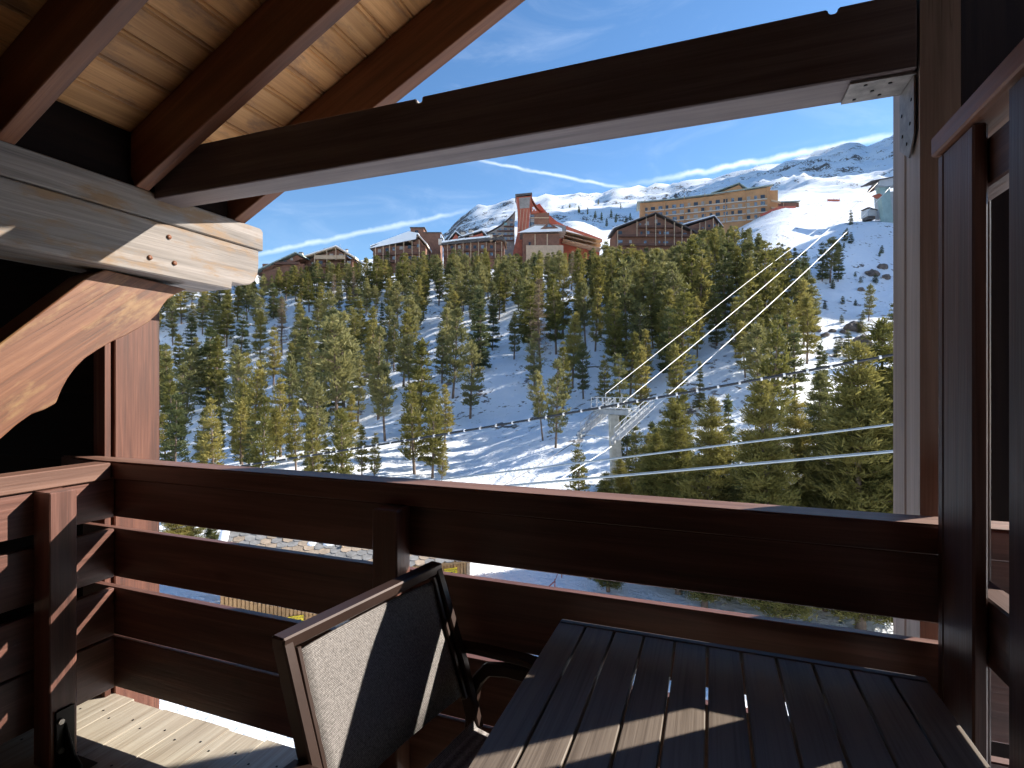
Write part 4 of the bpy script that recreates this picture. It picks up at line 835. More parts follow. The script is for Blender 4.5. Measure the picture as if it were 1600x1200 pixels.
TREES = "135.2,-77.7,14.7,S;153.2,-78.6,15.3,D;163.6,-77.3,15.3,S;154,-66.8,17.1,L;138.8,-62.4,8.9,L;100,-61.7,13.7,S;58.8,-30,7.7,P;60.8,-27.1,6.6,P;56.8,-23.1,7.8,P;88.8,-31.9,12,D;141.6,-50,11.2,P;137.6,-41.9,14.6,S;87.2,-25.3,11.1,S;56.4,-17.9,7,S;55.2,-15.6,5.6,P;72.4,-17.3,10.8,S;64,-12.3,8.7,P;61.6,-36,4.3,P;88,-9.8,14.8,S;80,-6.3,11.7,S;96.8,-12.8,9.9,S;93.2,-18,11,S;56,-8.4,8.8,P;57.2,-10.5,9.6,P;118.4,-4.4,11.2,D;103.6,0.4,9.3,S;87.2,3.7,9.7,S;63.6,3.7,8.4,S;60.8,5,10.1,S;76,7.3,9.7,P;102,16,12.2,P;90.8,10.4,9.9,S;79.6,10.7,8.6,S;72.8,12.7,7.4,P;45.2,5.7,5.8,P;52,11,7.5,D;49.6,11.4,7.1,D;45.2,12.5,7.8,D;47.2,14,8.5,D;58.8,19.5,6.8,P;49.2,13.3,7.1,D;46,19,9.5,F;66.4,23.4,6.1,F;64.8,20.3,9.5,P;68.4,16.5,9.2,P;65.6,13.4,9.2,D;78,19.7,8,P;68.4,36.5,9.6,D;69.2,34.6,9.7,D;64.8,30.1,10.3,S;72.4,31.8,7.8,P;78.8,33.2,9.1,P;76.8,37,7.3,P;84.4,43.2,10,P;65.6,38.1,8.4,F;63.6,37.8,8.1,F;94.8,63.6,6.7,S;82,58.4,8.4,D;114.4,66.8,8.3,D;113.6,68,9.9,S;114.4,70.2,8,D;96,53.4,9.8,D;101.2,54.9,10.3,D;93.6,52.8,9,D;97.2,51.5,10.6,D;101.2,51.8,11,P;149.6,95.5,4.2,D;125.6,65.8,1.5,F;120.4,61.2,5.6,D;158,-95.2,12.1,D;166.8,-106.5,14.9,S;113.6,-73.2,10.2,S;81.2,-52.6,8.8,P;105.2,-57.7,9.4,P;77.2,-42.8,7.9,P;107.2,-51,11,S;112.8,-46.9,11.5,P;145.2,-56,13,S;89.6,-29.7,8,P;132.8,-35.2,12.7,S;92,-23.3,9.4,P;120.4,-26.8,12.3,S;85.2,-14.9,8.7,S;55.6,-27.1,6,D;164.8,-89.3,12.6,S;160.4,-90.8,13.3,D;55.2,-21.1,4.6,D;54.4,-19,4.2,P;54.8,-14.2,5,P;55.2,-7.3,4.4,P;158.8,-36.7,14.2,P;145.6,-26.3,14.9,S;148.4,-3.6,13.3,P;154,-12.1,13.8,S;133.6,5.6,11.9,S;124.4,10.5,11.1,P;130,16.4,11.6,P;110.8,21.4,11.3,P;111.2,25.5,11.4,P;112,31,11.4,D;104,33.8,12,P;106.4,39.7,10.9,P;108,45.5,11,P;110,50.4,10.5,P;87.2,33.6,10,D;84,29.3,9.7,P;80.4,24.2,9.2,D;96.4,25.6,10.5,P;120,52.8,10.3,D;130.4,47.1,11.3,P;126.8,51.9,9.7,P;143.6,45,12.4,P;114.8,56,8.4,D;889.6,112.5,12.5,f;871.2,123.9,11.1,f;793.6,124.3,12.2,f;786.8,132.7,13.1,f;797.6,148.9,12.2,f;772,150.7,12.8,f;1008,164,10.3,f;704.4,151.1,10.8,f;790,176.1,12.1,f;712.4,127,10.9,f;676.8,163.1,9.5,f;869.2,178,8.9,f;968.8,105.1,11.1,f;798,203.8,8.2,f;24.8,12.5,11.8,Pn;26.8,9.7,10.8,Pn;33.6,18.7,12.1,Dn;24.8,16.3,13.6,Pn;26.8,18.8,14.8,Pn;29.2,12.7,8.8,Dn;30.4,8.1,8.7,Pn;26.4,16.2,9.3,Dn;29.2,5.3,6.7,Pn;24.4,17.8,12.5,Pn;31.6,10,8.5,Dn;32.4,-19.5,5,Dn;31.6,-20,5.6,Pn;33.6,-19,3.9,Dn;27.6,12.6,7.4,Pn;28.8,9,10.7,Pn;31.6,8.8,8.9,Dn;32.8,7.9,8.4,Pn;28,10.5,8.9,Dn;28.8,13.5,8.8,Dn;28,15.2,10.7,Pn;28,17.7,11.8,Dn;27.2,18.7,12.2,Pn;26.8,15.8,8.2,Pn;33.6,7.1,6.7,Pn;199.4,-97.3,7.3,D;204.3,-96.1,5.1,S;201.4,-91.2,6,D;195.1,-85.4,7.9,P;198.8,-83.1,8.7,S;201.5,-80.2,7.3,P;196.3,-75.8,9.2,P;197.9,-72.1,9.8,P;201.7,-69.7,8.7,P;197.3,-64.8,8.6,P;197.8,-60.8,9,S;200.8,-59.4,8.5,P;198.6,-54.2,11.7,P;205.1,-53.1,8.3,D;198.8,-46.5,8.4,P;197.2,-41.8,8.4,S;198.9,-39.9,12.6,P;195.2,-36.4,8.3,D;200.7,-34.7,10.2,P;203.2,-30.1,9.9,D;199,-26.9,9.1,S;205.7,-23,9,P;198.7,-19.5,11.8,S;205.9,-17.7,9.1,S;201.3,-15.1,9.8,D;195.1,-12.3,10.8,P;198.4,-10.3,11.1,P;199.8,-5.4,10.9,D;195.8,-2.7,11.3,S;196.3,0.2,10.6,S;205.4,3,8.3,S;194.6,5.1,8.5,S;196.9,10.1,8.4,S;204.9,14,8,S;202.6,16.5,8.3,P;201.8,20,9.6,P;205,23.4,9,P;198.9,25.1,9.2,P;198.4,27.7,10.9,P;195.7,29.7,10.3,S;202.3,34.8,10.9,P;205.1,39.2,10.4,S;205.6,43.6,8.1,P;202.8,46.7,9.6,P;192.6,-94,8.7,P;197,-91.4,7.9,D;196.5,-86.2,9.6,P;192.9,-79.8,11.1,D;186.1,-73.8,8.4,P;197.9,-74.2,9.4,S;194.8,-69.6,9.6,D;192.5,-65.2,10.6,S;193.2,-63.1,10.4,P;187.4,-56.3,11.9,D;186.1,-53,9.5,S;188,-50.8,12.5,D;188.9,-47.4,10,S;191.2,-45.2,12,P;190.6,-40.2,10.9,S;187.6,-36.8,9.8,P;197.4,-34.3,9.4,P;191.7,-30.8,12,D;192.2,-27.5,11.4,S;186.9,-23.3,8.2,S;186.5,-112.4,8.9,S;184.8,-107.1,9.8,D;178.3,-99.8,12.1,P;187.6,-100.3,8.8,P;185.6,-95.6,11,S;186.2,-90.7,9,D;186.6,-87.8,10.9,S;180.1,-80.5,9.4,S;189.4,-80.6,10.5,P;187.5,-76.3,12.5,P;188.7,-73.2,9.9,D;185.5,-68.3,12.5,D;185.8,-64.4,10.5,S;185.8,-60.7,9,P;188.8,-58.7,12.9,S;187.5,-54.4,9.6,P;179,-48.7,10.2,S;181.3,-45.8,12.6,P;178.8,-40.6,12,P;186.2,-38.4,12.6,D;184.2,-35.3,11.6,D;183.9,-30.1,12.7,P;183.3,-25.5,10.8,S;184.3,-21.4,12.2,S;186.1,-18.6,12.8,S;188.2,-15.8,12.8,S;184,-12.4,10.1,P;185.3,-8.7,8.1,P;182.8,-4.7,12,S;179.1,-2.1,8.8,S;189,1.5,12,D;183.7,4.6,8.6,D;189.2,9.8,11.4,S;180.3,12.5,11.1,S;187.4,15.7,8.1,P;178.1,17.6,9.4,S;184,21.1,10.5,S;184.1,23.8,9.3,P;188.5,28.8,8.1,D;185.4,33.1,10.7,S;184.4,37.2,12.3,S;179.6,40.1,12.6,S;171.8,-103.5,9.6,P;180,-105.1,12.3,P;169.6,-93.6,8.4,D;178,-95.4,10.1,P;175.5,-90.8,12,P;176.2,-87.9,12.6,S;174.1,-84,11.8,S;178,-79.9,12,D;168.4,-72.8,10.8,S;173.8,-69.6,8.9,P;178.1,-68,13,P;169.6,-60.4,11.4,P;171.9,-56.2,10.3,S;170.5,-52.2,9.9,P;170.2,-46.8,10.3,S;170.3,-43.1,8.8,S;171.9,-38.4,8.4,D;170.3,-33.7,10.9,S;171.1,-28.7,12.6,P;172.9,-23.8,12.5,S;177.2,-19.4,11.8,D;170.2,-15.5,12,S;168.1,-11.4,9.8,S;171.3,-9,12.8,S;175.9,-5.5,10.8,S;174.2,-2.7,10.5,P;177.1,2.2,12.2,P;169.3,4.9,9.2,D;168.6,8.7,9,D;171.1,11.3,9.4,S;174.1,15.9,11.7,S;169.2,20.6,10.2,P;176,25.9,12.8,D;169.9,30.5,10.4,P;60.3,-22.3,9.2,S;61.7,-31.4,9.7,P;63.9,-19.4,7.6,P;53.6,-34.1,9.1,D;68.7,-8.7,7.8,P;68.5,-26,10.4,S;69,-40.5,8.5,P;49.7,-23.4,9,P;64.7,-28.2,9.6,P;63.6,-9.3,8.5,P;52.7,-29.6,8.5,P;46.2,-14.9,8.5,P;47.7,-17.7,7.8,P;102.4,27.7,15.3,D;223.2,8.7,8.8,D;135.3,-81.8,13.1,P;191.6,-108.6,6.9,D;187.3,-128.2,8,S;205.4,-90.3,6.9,P;208,-44.4,8.1,S;226.1,66.7,8.1,P;167.4,49.1,11.8,S;168.4,33.9,11.6,P;144.2,-16.8,15.9,D;172.3,1.1,12,L;208.4,-70.1,6.4,P;185.7,-121.1,7.8,S;210,79.2,7.7,P;217,48.3,9.2,P;134.5,-27.1,10.9,F;188.8,74,9.3,P;178.1,-114.4,14.4,S;112.6,40.1,15.1,D;91.2,19.6,17.8,D;221.2,-30.8,8.7,P;215.3,9.3,7.2,P;203.4,-10,10.5,F;107.9,30.5,15.1,S;203.9,60.5,8.9,P;213.9,-101.2,5.2,S;126.4,38.7,11.6,S;121.5,-62.7,12.3,S;107.3,-40.7,16.4,D;100.3,-20.5,14.8,P;227.6,59.6,9,P;181.6,-118,13.1,P;192.5,74.9,9.3,P;116.9,-30.6,15.6,P;219.7,44.2,8.6,P;201.3,42.6,9.3,P;121.6,-78.8,15.8,P;154.4,-2.3,14.4,S;129.7,25.7,14.5,P;116.9,-75.9,16.1,D;219.2,-93.7,5.2,P;149.4,-93.2,12.3,P;106.2,14.7,12.7,S;173.7,31.6,12.7,P;124.6,-83.5,17.7,P;144.4,3.8,14.7,S;152.3,-26.9,15.1,P;149.6,-59.6,14.1,S;174.7,60.7,10.8,D;135.8,27.4,13.7,D;104.5,8.7,15.6,P;123.7,-36,15.3,P;200.6,72.6,9.7,S;205.6,-111.5,5.1,P;148.8,26,14.9,P;91.5,43.6,15.2,P;216.2,-67.1,6.6,P;213.3,-19.2,9.6,S;221.4,86.2,7.2,P;66.7,-32.5,12.5,P;185.2,-47,15.5,P;139.6,32.7,13,P;151.1,-44.6,15.7,D;215.6,81.7,10.3,D;153.7,-33.1,13.8,S;221.2,76.3,12,D;213.1,-96.6,6.1,D;211.9,57.5,9.5,P;213,74.7,9.6,S;184,74.4,6.3,P;161,-86.5,15.7,P;141.6,26.4,13.7,D;153.6,-53.1,15.7,S;150.8,19.1,14.7,P;183.2,43,12.1,P;92.6,27.3,15.3,P;152.7,-104.9,15,S;73.4,-12.9,13.7,P;219.1,-62.6,7,S;125.5,-29.7,15.1,S;168.4,42.1,11,P;157,38.8,12.4,P;93.8,32.9,15.5,P;165.1,27.9,14.8,S;106.2,4,14.3,P;179,-8,13.7,P;126.1,27.8,13.7,D;146.9,29.8,13.9,L;120.1,29.9,13.7,P;201.2,63.4,8.9,S;124.6,-41.2,12.9,P;219.2,60.7,8.9,D;143,-10.2,14.4,S;164.5,7.3,13.5,F;191.7,-8.6,11.5,P;209.4,-39,8.1,P;147.2,-49.8,14.6,D;84.4,-35.4,14,S;219.7,-14.3,10.3,D;210.9,-24,11.9,S;177.5,-31,13,D;215,-106.4,5.1,S;120.9,4.3,18.1,P;165.5,-59.7,14,P;165.6,-15.4,15.8,S;208.9,63.8,10,S;210.3,-13.9,8.9,D;226.1,90,5.9,L;142.8,-95.9,14.9,S;136.3,-48.5,14.1,F;123.8,-55.6,13.6,P;222.5,23.6,8.9,F;136.9,36.5,12.2,P;176.4,42,12,P;194.5,-104.7,10,P;149.1,-16.3,15.7,S;94.8,-30,17.6,S;189.5,44.3,11.3,S;156.2,19.3,13,L;153.2,40.7,12.7,P;208,73.8,10.2,P;124.2,23.4,15.5,P;142.7,36.6,11.6,S;171.4,-114.8,14.1,P;193.6,35.1,15.3,S;226.6,-94.8,5.5,P;218.7,33.5,10.8,D;213.9,-88.7,8.5,S;180.1,69.6,10.1,P;137.4,-15.3,13.6,P;161.4,-8.9,15.4,S;204.1,86.7,5.4,D;212.7,-10.4,11.6,P;158,-2.4,13.7,P;117.8,15,12.5,P;223.4,0.9,6.4,S;223.5,-66,8.2,S;147.8,49.9,11.8,S;190,-117.2,8.5,D;145.8,-41.4,13.8,P;101.7,-50.4,12.3,P;111.7,-62.4,16.1,P;175.8,-10.5,13.1,S;178.4,-36.7,15.7,P;198.3,77.5,7.8,S;227.9,81.5,8.6,P;174.2,-47.4,10.5,P;198.4,-23.1,9.7,P;182.4,-90.4,12.8,S;172.9,65.5,8.4,P;196.8,81.4,5.6,L;131,36.1,12.8,P;219.3,-19.8,9.3,P;180.4,47.3,12,D;215.9,52.7,8.9,P;217.4,65.6,8.6,F;198.7,51,10.4,P;165.5,18.5,12.5,L;205.4,31.2,10.6,P;119,48.3,12.7,P;205.8,-59.5,7.7,S;179.9,-53.5,12.8,L;204.1,69.4,8.2,F;160.8,1.8,14.8,D;127.2,34.2,13,P;91.4,-48.1,15.4,S;148.5,-36.7,10.9,F;178.8,63.9,11.5,P;113.7,35.7,14,D;130.7,-43.3,15.7,D;140.6,-58.1,10.8,S;150.6,1.8,10.6,P;164.7,-36.9,10.8,P;164.4,37.3,14.4,P;208.9,-86.1,7,P;227.1,-69.6,7.9,D;196.2,61.1,9.8,P;227,-26.7,8,P;227.2,-46,8.4,P;96,5.1,17.1,L;216.5,-72,8.3,P;213.2,49.8,9.2,L;224.6,-12.8,9.5,S;215.5,71.4,8.1,P;132.7,-53.9,11.3,S;135.9,46.5,11.1,S;120.4,20,16.7,P;84.6,-21.3,14.8,S;149.5,44.6,11.6,S;211.2,86.7,4.8,F;115.4,-80.2,12.6,S;99.2,-31.4,15.2,D;200.3,82.5,7.9,S;101.1,-12.4,12.8,S;99.2,34,16.8,P;119.5,-41.7,13.3,S;132.6,-15.3,11.7,S;225.3,17.2,9.2,S;197.5,40.7,11.9,L;157.1,62.2,7.5,S;204.9,64.3,10.2,P;125.1,48,11.6,P;128.8,-85.4,15.2,P;105.9,-72.4,14.1,F;186.5,70.3,9.3,P;164.8,51.8,12.3,P;85.3,9.7,12.3,P;97,-5.9,15.6,F;158.9,42.6,12.7,S;124.6,-23.9,15.9,S;154.6,44.4,11.1,P;184.1,-101.4,11.2,D;224.2,-53,10.4,S;110.3,-67.8,15.4,S;155.3,-61.8,14.3,P;108.8,-7,14.5,D;178.2,35.4,14,S;109.2,-36.2,15.9,S;211.9,-1.1,8.8,S;102.1,-38.9,12.2,S;87.8,26.6,16.6,S;214.7,40.6,11.7,S;210.4,20.4,8.9,P;87.5,-55.7,14,P;131,-72.8,13.4,P;72,-23.7,16.9,S;171.7,27.3,12.9,P;152.5,-72.3,14.9,P;109.3,54.6,10.1,P;222.8,-37.1,9.5,S;210.5,38.6,8,P;209.2,53.7,9.8,S;174.4,37,11.4,P;204,51,8.3,P;147.3,40.7,12.8,S;140.2,21.6,10.9,D;179.4,6.6,12.4,S;146,8.3,10.9,P;220.6,18.2,8.1,P;116.3,4.1,16.5,D;182.3,16.2,11.2,P;183.3,-127,10.2,P;131.8,9.8,12.1,D;223.3,47.8,8.7,P;211,11.4,9.7,S;170.4,-99.3,13,S;115.6,26.5,13.4,S;196.3,-116.5,5.6,P;209.5,34.5,8.8,S;96.9,38.8,14.1,D;164,63.5,8.6,L;108.1,-28.1,12.4,P;224.6,74.2,9.1,P;197.4,45.2,10,D;115.4,9.5,12.7,S;120.1,11.5,16.1,P;114.9,-66,17.9,D;132.1,29.1,14.1,P;227.9,9.9,8.8,P;219.9,80,8.8,L;176.3,-117.7,13.5,S;220.8,55.8,11,F;155.7,57.4,10.1,P;198.1,65.6,10.3,P;137,61.4,4.8,S;161.5,-26.9,13.6,P;168.9,57.8,11.4,P;224.2,40.5,10,S;190.7,52.6,11.9,F;203.4,77.8,9.5,P;137.5,3.4,13.7,S;127.6,58.8,5.3,D;211.9,69.6,9.2,S;205.5,-3.1,8.4,P;167.7,12.9,11.3,D;223.6,-75,9.3,P;97.8,44.6,15.7,F;144.4,-5.1,12.2,S;212.6,-67.8,8.3,P;152.7,29.4,11.1,D;133.8,-8.5,13.5,S;226.1,-83.9,7.2,P;170.8,50.5,10.2,P;215.6,-2.5,8.1,S;157.7,-58,12.5,S;88.2,38.8,13.8,P;224.9,56.7,10.9,D;205.1,-105.5,7.3,S;57,27.5,13.9,P;161.4,-16.7,11.3,S;147.6,-88,11.7,S;147.2,60.6,5.8,D;213.1,-39.6,10,S;176.5,-59.6,12.8,L;177.6,-110.5,15,P;211.4,-52.2,8.7,P;210.5,-31.8,8.5,D;191.1,39.1,14.2,P;157.8,-10.9,11.9,S;92.9,22.2,9.7,S;177.4,71.9,6.2,P;119.8,38.5,11,P;146.5,46.3,10.1,P;163.9,56.6,9.3,D;113.5,49.9,12,D;182.3,33.5,13.3,D;117,36.9,13.3,D;84.5,37.2,9.9,D;174.6,45.6,9.4,P;101,45,13.7,D;142,49,11.4,P;91.4,50.1,11,D;186.1,40.4,10.3,D;74.1,34.8,7.3,P;150.5,39.4,13,S;137.2,56.4,6.8,S;73.5,23.3,14,P;79.6,44.2,10.3,P;175.7,49.7,8.8,P;75.1,16.7,9.4,P;161.4,70,4.6,P;112.8,58.7,8.2,D;123.7,35.2,11.7,P;103.6,37.4,11.6,D;175.6,56.3,9,P;160.2,48.5,12.3,S;147.9,57.5,8,D;87.9,43.8,10,D;85.5,20.1,11.2,S;106,20.9,11.4,S;177.8,45.5,10.4,D;77.4,23,10.2,D;132.1,41.6,10.5,P;80.1,37.3,9.2,P;135.6,43.4,10.8,S;168.9,70.3,6,P;138.4,41.2,10.9,S;135.6,52,10.1,P;95.8,28.9,13.2,P;101,39.4,10.2,D;87.1,16.9,13,P;85.2,46.8,10.7,P;113.8,20.6,10.6,P;160.2,62.4,9,D;155.1,52.1,10.4,S;115.7,40.2,12.8,D;98.2,18.6,12.2,D;189.9,60.3,9.4,D;141.8,55.1,7.4,D;173.1,53.4,9.1,P;127.5,30.6,12.1,D;185.2,64.1,10.7,P;111.9,45.8,13,D;179,50.5,11.1,P;157.9,45.9,12.1,P;73.7,37.8,10.3,P;187.9,51.6,13.3,S;151.1,59.8,6.2,P;84,24.4,12.5,P;104,47.9,12.7,P;122.9,42.9,12.1,D;154.5,48.5,11.7,P;95.6,47.1,13.6,P;173.4,41.9,11.1,S;145.6,53.5,8.9,P;166.5,54.6,10.5,S;179.5,74.9,4.5,P;111.9,61.7,7.5,D;117.5,62.7,6.2,D;96,63.5,1.8,B;114,74.8,1.5,B;84.4,52.2,2.3,B;90.8,59.6,2.7,B;114.4,78.3,2.2,B;134.4,84.3,2.9,B;115.2,68.5,2.7,B;85.2,53.3,1.2,B;110.8,66.9,2.3,B;86,59.3,2.7,B;82.4,50.2,1.3,B;117.6,76,1.2,B;82.4,50.4,2.9,B;82.4,51.9,2.5,B;101.6,59.8,1.6,B;96,59.6,1.6,B;140.8,88.8,1.8,B;129.6,80.9,1.4,B;132.4,84.5,2.9,B;116,71.7,1.3,B;126.8,87.7,1.3,B;85.2,54,2.9,B;103.2,66.7,1.3,B;92,64.8,1.6,B;128.4,89.3,2.1,B;104,64.7,1.7,B"
rt = random.Random(5); ni = 0
XN = ['fourth', 'third', 'second', 'fifth', 'sixth', 'seventh', 'ninth', 'tenth', 'eighth', 'first']
ORD = 'first second third fourth fifth sixth seventh eighth ninth tenth eleventh twelfth thirteenth fourteenth fifteenth sixteenth seventeenth eighteenth nineteenth twentieth'.split()
ORD += ['twenty-' + x for x in ORD[:9]] + ['thirtieth'] + ['thirty-' + x for x in ORD[:9]]
rows = [r.split(',') for r in TREES.split(';')]; rows = [(float(a), float(b_), float(c), d) for a, b_, c, d in rows]
def zone(v, w):
    px = 800 + 830 * w / v
    return ('low on' if v < 85 else 'halfway up' if v < 135 else 'high on' if v < 185 else 'atop' if v < 330 else 'far up behind'), ('far left' if px < 420 else 'left' if px < 640 else 'middle' if px < 900 else 'right' if px < 1130 else 'far right')
zones = {}
for r in sorted(rows, key=lambda r: r[1] / r[0]):
    if not r[3].endswith('n'): zones.setdefault((r[3],) + zone(r[0], r[1]), []).append(r)
for r in rows:
    v, w, h, k = r
    k1 = k[0]; nm, word, cat = WORD[k1]
    if k.endswith('n'): lab = NEAR[ni] if ni < len(NEAR) else '%s from the left of ten low pines between pylon and grey post' % XN[ni - len(NEAR)]; grp = 'large pines close below the balcony'; ni += 1
    else:
        ud, lr = zone(v, w); mem = zones[(k, ud, lr)]
        lab = '%s%s %s the %s slope' % (ORD[mem.index(r)] + ' ' if len(mem) > 1 else 'only ', word + (' from left' if len(mem) > 1 else ''), ud, lr); grp = '%ss %s the %s slope' % (cat, ud, lr)
    var = VAR[k if k in VAR else 'D']; tm, cm = var[rt.randrange(len(var))]
    base = ground(v, w, -.15); root = thing(nm, lab, cat, base, rt.uniform(0, 6.28), grp)
    root.matrix_basis = root.matrix_basis @ Matrix.Rotation(rt.gauss(0, .035), 4, 'X') @ Matrix.Rotation(rt.gauss(0, .035), 4, 'Y')
    s_ = h / 12.0; wd = s_ * rt.uniform(.78, 1.08) * (1.1 if v > 170 else 1)
    if k1 == 'B': wd *= 1.6
    for n_, me in (('trunk', tm), ('crown', cm)):
        o = bpy.data.objects.new(n_, me); COL.objects.link(o); o.parent = root; o.scale = (wd, wd, s_)
# ------------------------------------------------------------------ chairlift pylon, station and ropes
def pv(px, py, v): return vw(v, (px - 800) * v / 830, (598 - py) * v / 830)
py_ = thing('lift_pylon', 'concrete chairlift pylon with steel sheave arms standing in the clearing', 'pylon', vw(50, 9.9, H(50, 9.9) - .5))
top = vw(50, 9.55, -2.95); bot = vw(50, 10.0, H(50, 10.0) - .6)
sx_ = vw(0, 1); sy_ = vw(1, 0)
def col_ring(c, a, d): return [c + sx_ * i * a + sy_ * j * d for i, j in ((-1, -1), (1, -1), (1, 1), (-1, 1))]
MB().add(col_ring(bot, .62, .5) + col_ring(top, .42, .42), [(0, 1, 2, 3), (4, 5, 6, 7), (0, 1, 5, 4), (1, 2, 6, 5), (2, 3, 7, 6), (3, 0, 4, 7)]).build('column', 'concrete', py_, .05)
dl = Vector(vw(.655, .642, .40)); dh = Vector((dl.x, dl.y, 0)).normalized(); ac = Vector((dh.y, -dh.x, 0))   # rope direction and cross direction
hub = vw(50, 9.55, -2.75)
arm_l, arm_r = hub - ac * 2.25, hub + ac * 1.75
MB().bar(arm_l, arm_r, .45, .5).build('crossarm', 'grey_steel', py_, .03)
def train(c, L, nm):
    tr_ = MB(); tr_.bar(c - dl * L / 2, c + dl * L / 2, .2, .42); o = tr_.build(nm, 'galvanised', py_)
    n = 10
    wh = MB().tube([-ac * .09, ac * .09], .27, 12).mesh('sheave_wheel', 'grey_steel')
    for i in range(n):
        p = c + dl * L * ((i + .5) / n - .5) + Vector((0, 0, -.26)); q = link('sheave_wheel', wh, o); q.matrix_basis = wm(o).inverted() @ Matrix.Translation(p) if False else Matrix.Translation(wm(o).inverted() @ p)
    # catwalk with handrails beside the wheels
    s_ = ac * (.55 if nm else .55); cw = MB(); cw.bar(c - dl * L / 2 + s_ + Vector((0, 0, .1)), c + dl * L / 2 + s_ + Vector((0, 0, .1)), .55, .06); w_ = cw.build('catwalk', 'galvanised', py_)
    hr_ = MB()
    for e in (.28, .82):
        for hz in (.55, 1.05): hr_.bar(c - dl * L / 2 + ac * e + Vector((0, 0, .1 + hz)), c + dl * L / 2 + ac * e + Vector((0, 0, .1 + hz)), .06, .06)
        for i in range(7):
            p = c + dl * L * (i / 6 - .5) + ac * e; hr_.bar(p + Vector((0, 0, .1)), p + Vector((0, 0, 1.15)), .06, .06)
    hr_.build('catwalk_rail', 'galvanised', w_)
    for e in (-.35, .35): MB().bar(c + dl * e * L, c + dl * e * L * .2 + Vector((0, 0, 1.0)), .1, .1).build('strut', 'grey_steel', py_)
cl, cr = arm_l + Vector((0, 0, -1.0)), arm_r + Vector((0, 0, -1.05))
train(cl, 5.4, 'sheave_train'); train(cr, 6.4, 'sheave_train')
pf = MB(); pf.bar(arm_l + Vector((0, 0, .35)), arm_r + Vector((0, 0, .35)), .9, .06)
for hz in (.5, 1.0):
    for e in (-.42, .42): pf.bar(arm_l + dh * e + Vector((0, 0, .35 + hz)), arm_r + dh * e + Vector((0, 0, .35 + hz)), .06, .06)
for i in range(7):
    for e in (-.42, .42):
        p = arm_l.lerp(arm_r, i / 6) + dh * e; pf.bar(p + Vector((0, 0, .3)), p + Vector((0, 0, 1.38)), .06, .06)
pf.build('service_platform', 'galvanised', py_)
MB().bar(cl - dl * 2.6, cr - dl * 2.9, .08, .08).build('tie_rod', 'galvanised', py_)
for i, e in enumerate((-.9, .9)):
    MB().bar(hub + ac * e, hub + ac * e + Vector((0, 0, 1.7)), .1, .1).build('mast', 'grey_steel', py_)

st_ = thing('lift_station', 'green grey lift station on the crest beside the grey post', 'lift station', vw(152, 107, H(152, 107) - .5))
kk = 152 / 830
def SP(px, py, d=0): return pv(px, py, 152) + sy_ * d
def spoly(nm, pts, d0, d1, mat):
    n = len(pts); a = [SP(x, y, d0) for x, y in pts]; c = [SP(x, y, d1) for x, y in pts]
    return MB().add(a + c, [tuple(range(n)), tuple(range(2 * n - 1, n - 1, -1))] + [(i, i + n, (i + 1) % n + n, (i + 1) % n) for i in range(n)]).build(nm, mat, st_)
spoly('pillar', [(1374, 291), (1383, 291), (1392, 350), (1383, 352)], 0, 1.6, 'station_green')
spoly('pillar', [(1385, 289), (1391, 288), (1398, 348), (1391, 350)], .4, 2.0, 'station_green')
spoly('head_frame', [(1368, 291), (1372, 283), (1405, 276), (1408, 288), (1380, 293)], -.8, 2.6, 'station_grey')
spoly('canopy', [(1356, 285.2), (1420, 272.5), (1420, 273.8), (1356, 286.4)], -1.4, 3.2, 'roof_dark')
spoly('cabin', [(1388, 297), (1420, 292), (1420, 332), (1390, 334)], 2.2, 6, 'station_grey')
spoly('cabin_window', [(1390, 300), (1397, 299), (1397, 313), (1390, 314)], 2.05, 2.15, 'window_glass')
spoly('footing', [(1379, 352), (1402, 346), (1404, 358), (1378, 359)], -.6, 3, 'concrete')
spoly('rope_guide', [(1364, 305.5), (1372, 303), (1377, 306), (1372, 310)], -.5, .6, 'chalet_red')
spoly('rope_guide', [(1356, 301), (1360, 293), (1366, 291), (1364, 299)], -.5, .6, 'balcony_brown')
wc = thing('lift_cabin', 'small white operator cabin at the foot of the lift station', 'cabin', SP(1374, 338, 4))
def wpoly(nm, pts, d0, d1, mat):
    global st_
    keep = st_; st_ = wc; o = spoly(nm, pts, d0, d1, mat); st_ = keep; return o
wpoly('body', [(1367, 321), (1381, 323), (1381, 332), (1367, 332)], 3, 6, 'station_grey'); wpoly('window_band', [(1368, 332), (1380, 332), (1380, 337), (1368, 337)], 3.3, 5.8, 'roof_dark'); wpoly('roof', [(1366, 318.5), (1369, 318.5), (1382, 322.5), (1382, 324)], 2.8, 6.2, 'roof_dark')

def sag_line(p, q, s_, n=24): return [p.lerp(q, i / n) - Vector((0, 0, s_ * 4 * (i / n) * (1 - i / n))) for i in range(n + 1)]
def rope(label, pts, r, mat, name='lift_rope'):
    return tag(MB().tube(pts, r, 6).build(name, mat), label, 'cable', 'ropes of the chairlift' if name == 'lift_rope' else None)
wr = Vector((0, 0, -.52))
rope('white haul rope running up from the right side of the pylon to the station', sag_line(cr + dl * 3.2 + wr, SP(1394, 289), 1.0), .042, 'white_rope')
rope('white haul rope dropping from the pylon towards the handrail', sag_line(cr - dl * 3.2 + wr, vw(33, -3.2, -9.6), .15), .042, 'white_rope')
rope('middle white haul rope climbing to the lift station', sag_line(cl + dl * 2.7 + wr, SP(1375, 282), 1.1), .042, 'white_rope')
rope('thin upper signal cable left of the two haul ropes', sag_line(hub - ac * .9 + Vector((0, 0, 1.7)), SP(1343, 311), -.5), .026, 'white_rope')
rope('grey haul rope dropping from the left side of the pylon', sag_line(cl - dl * 2.7 + wr, vw(32, -6.0, -9.2), .2), .03, 'cable_dark')
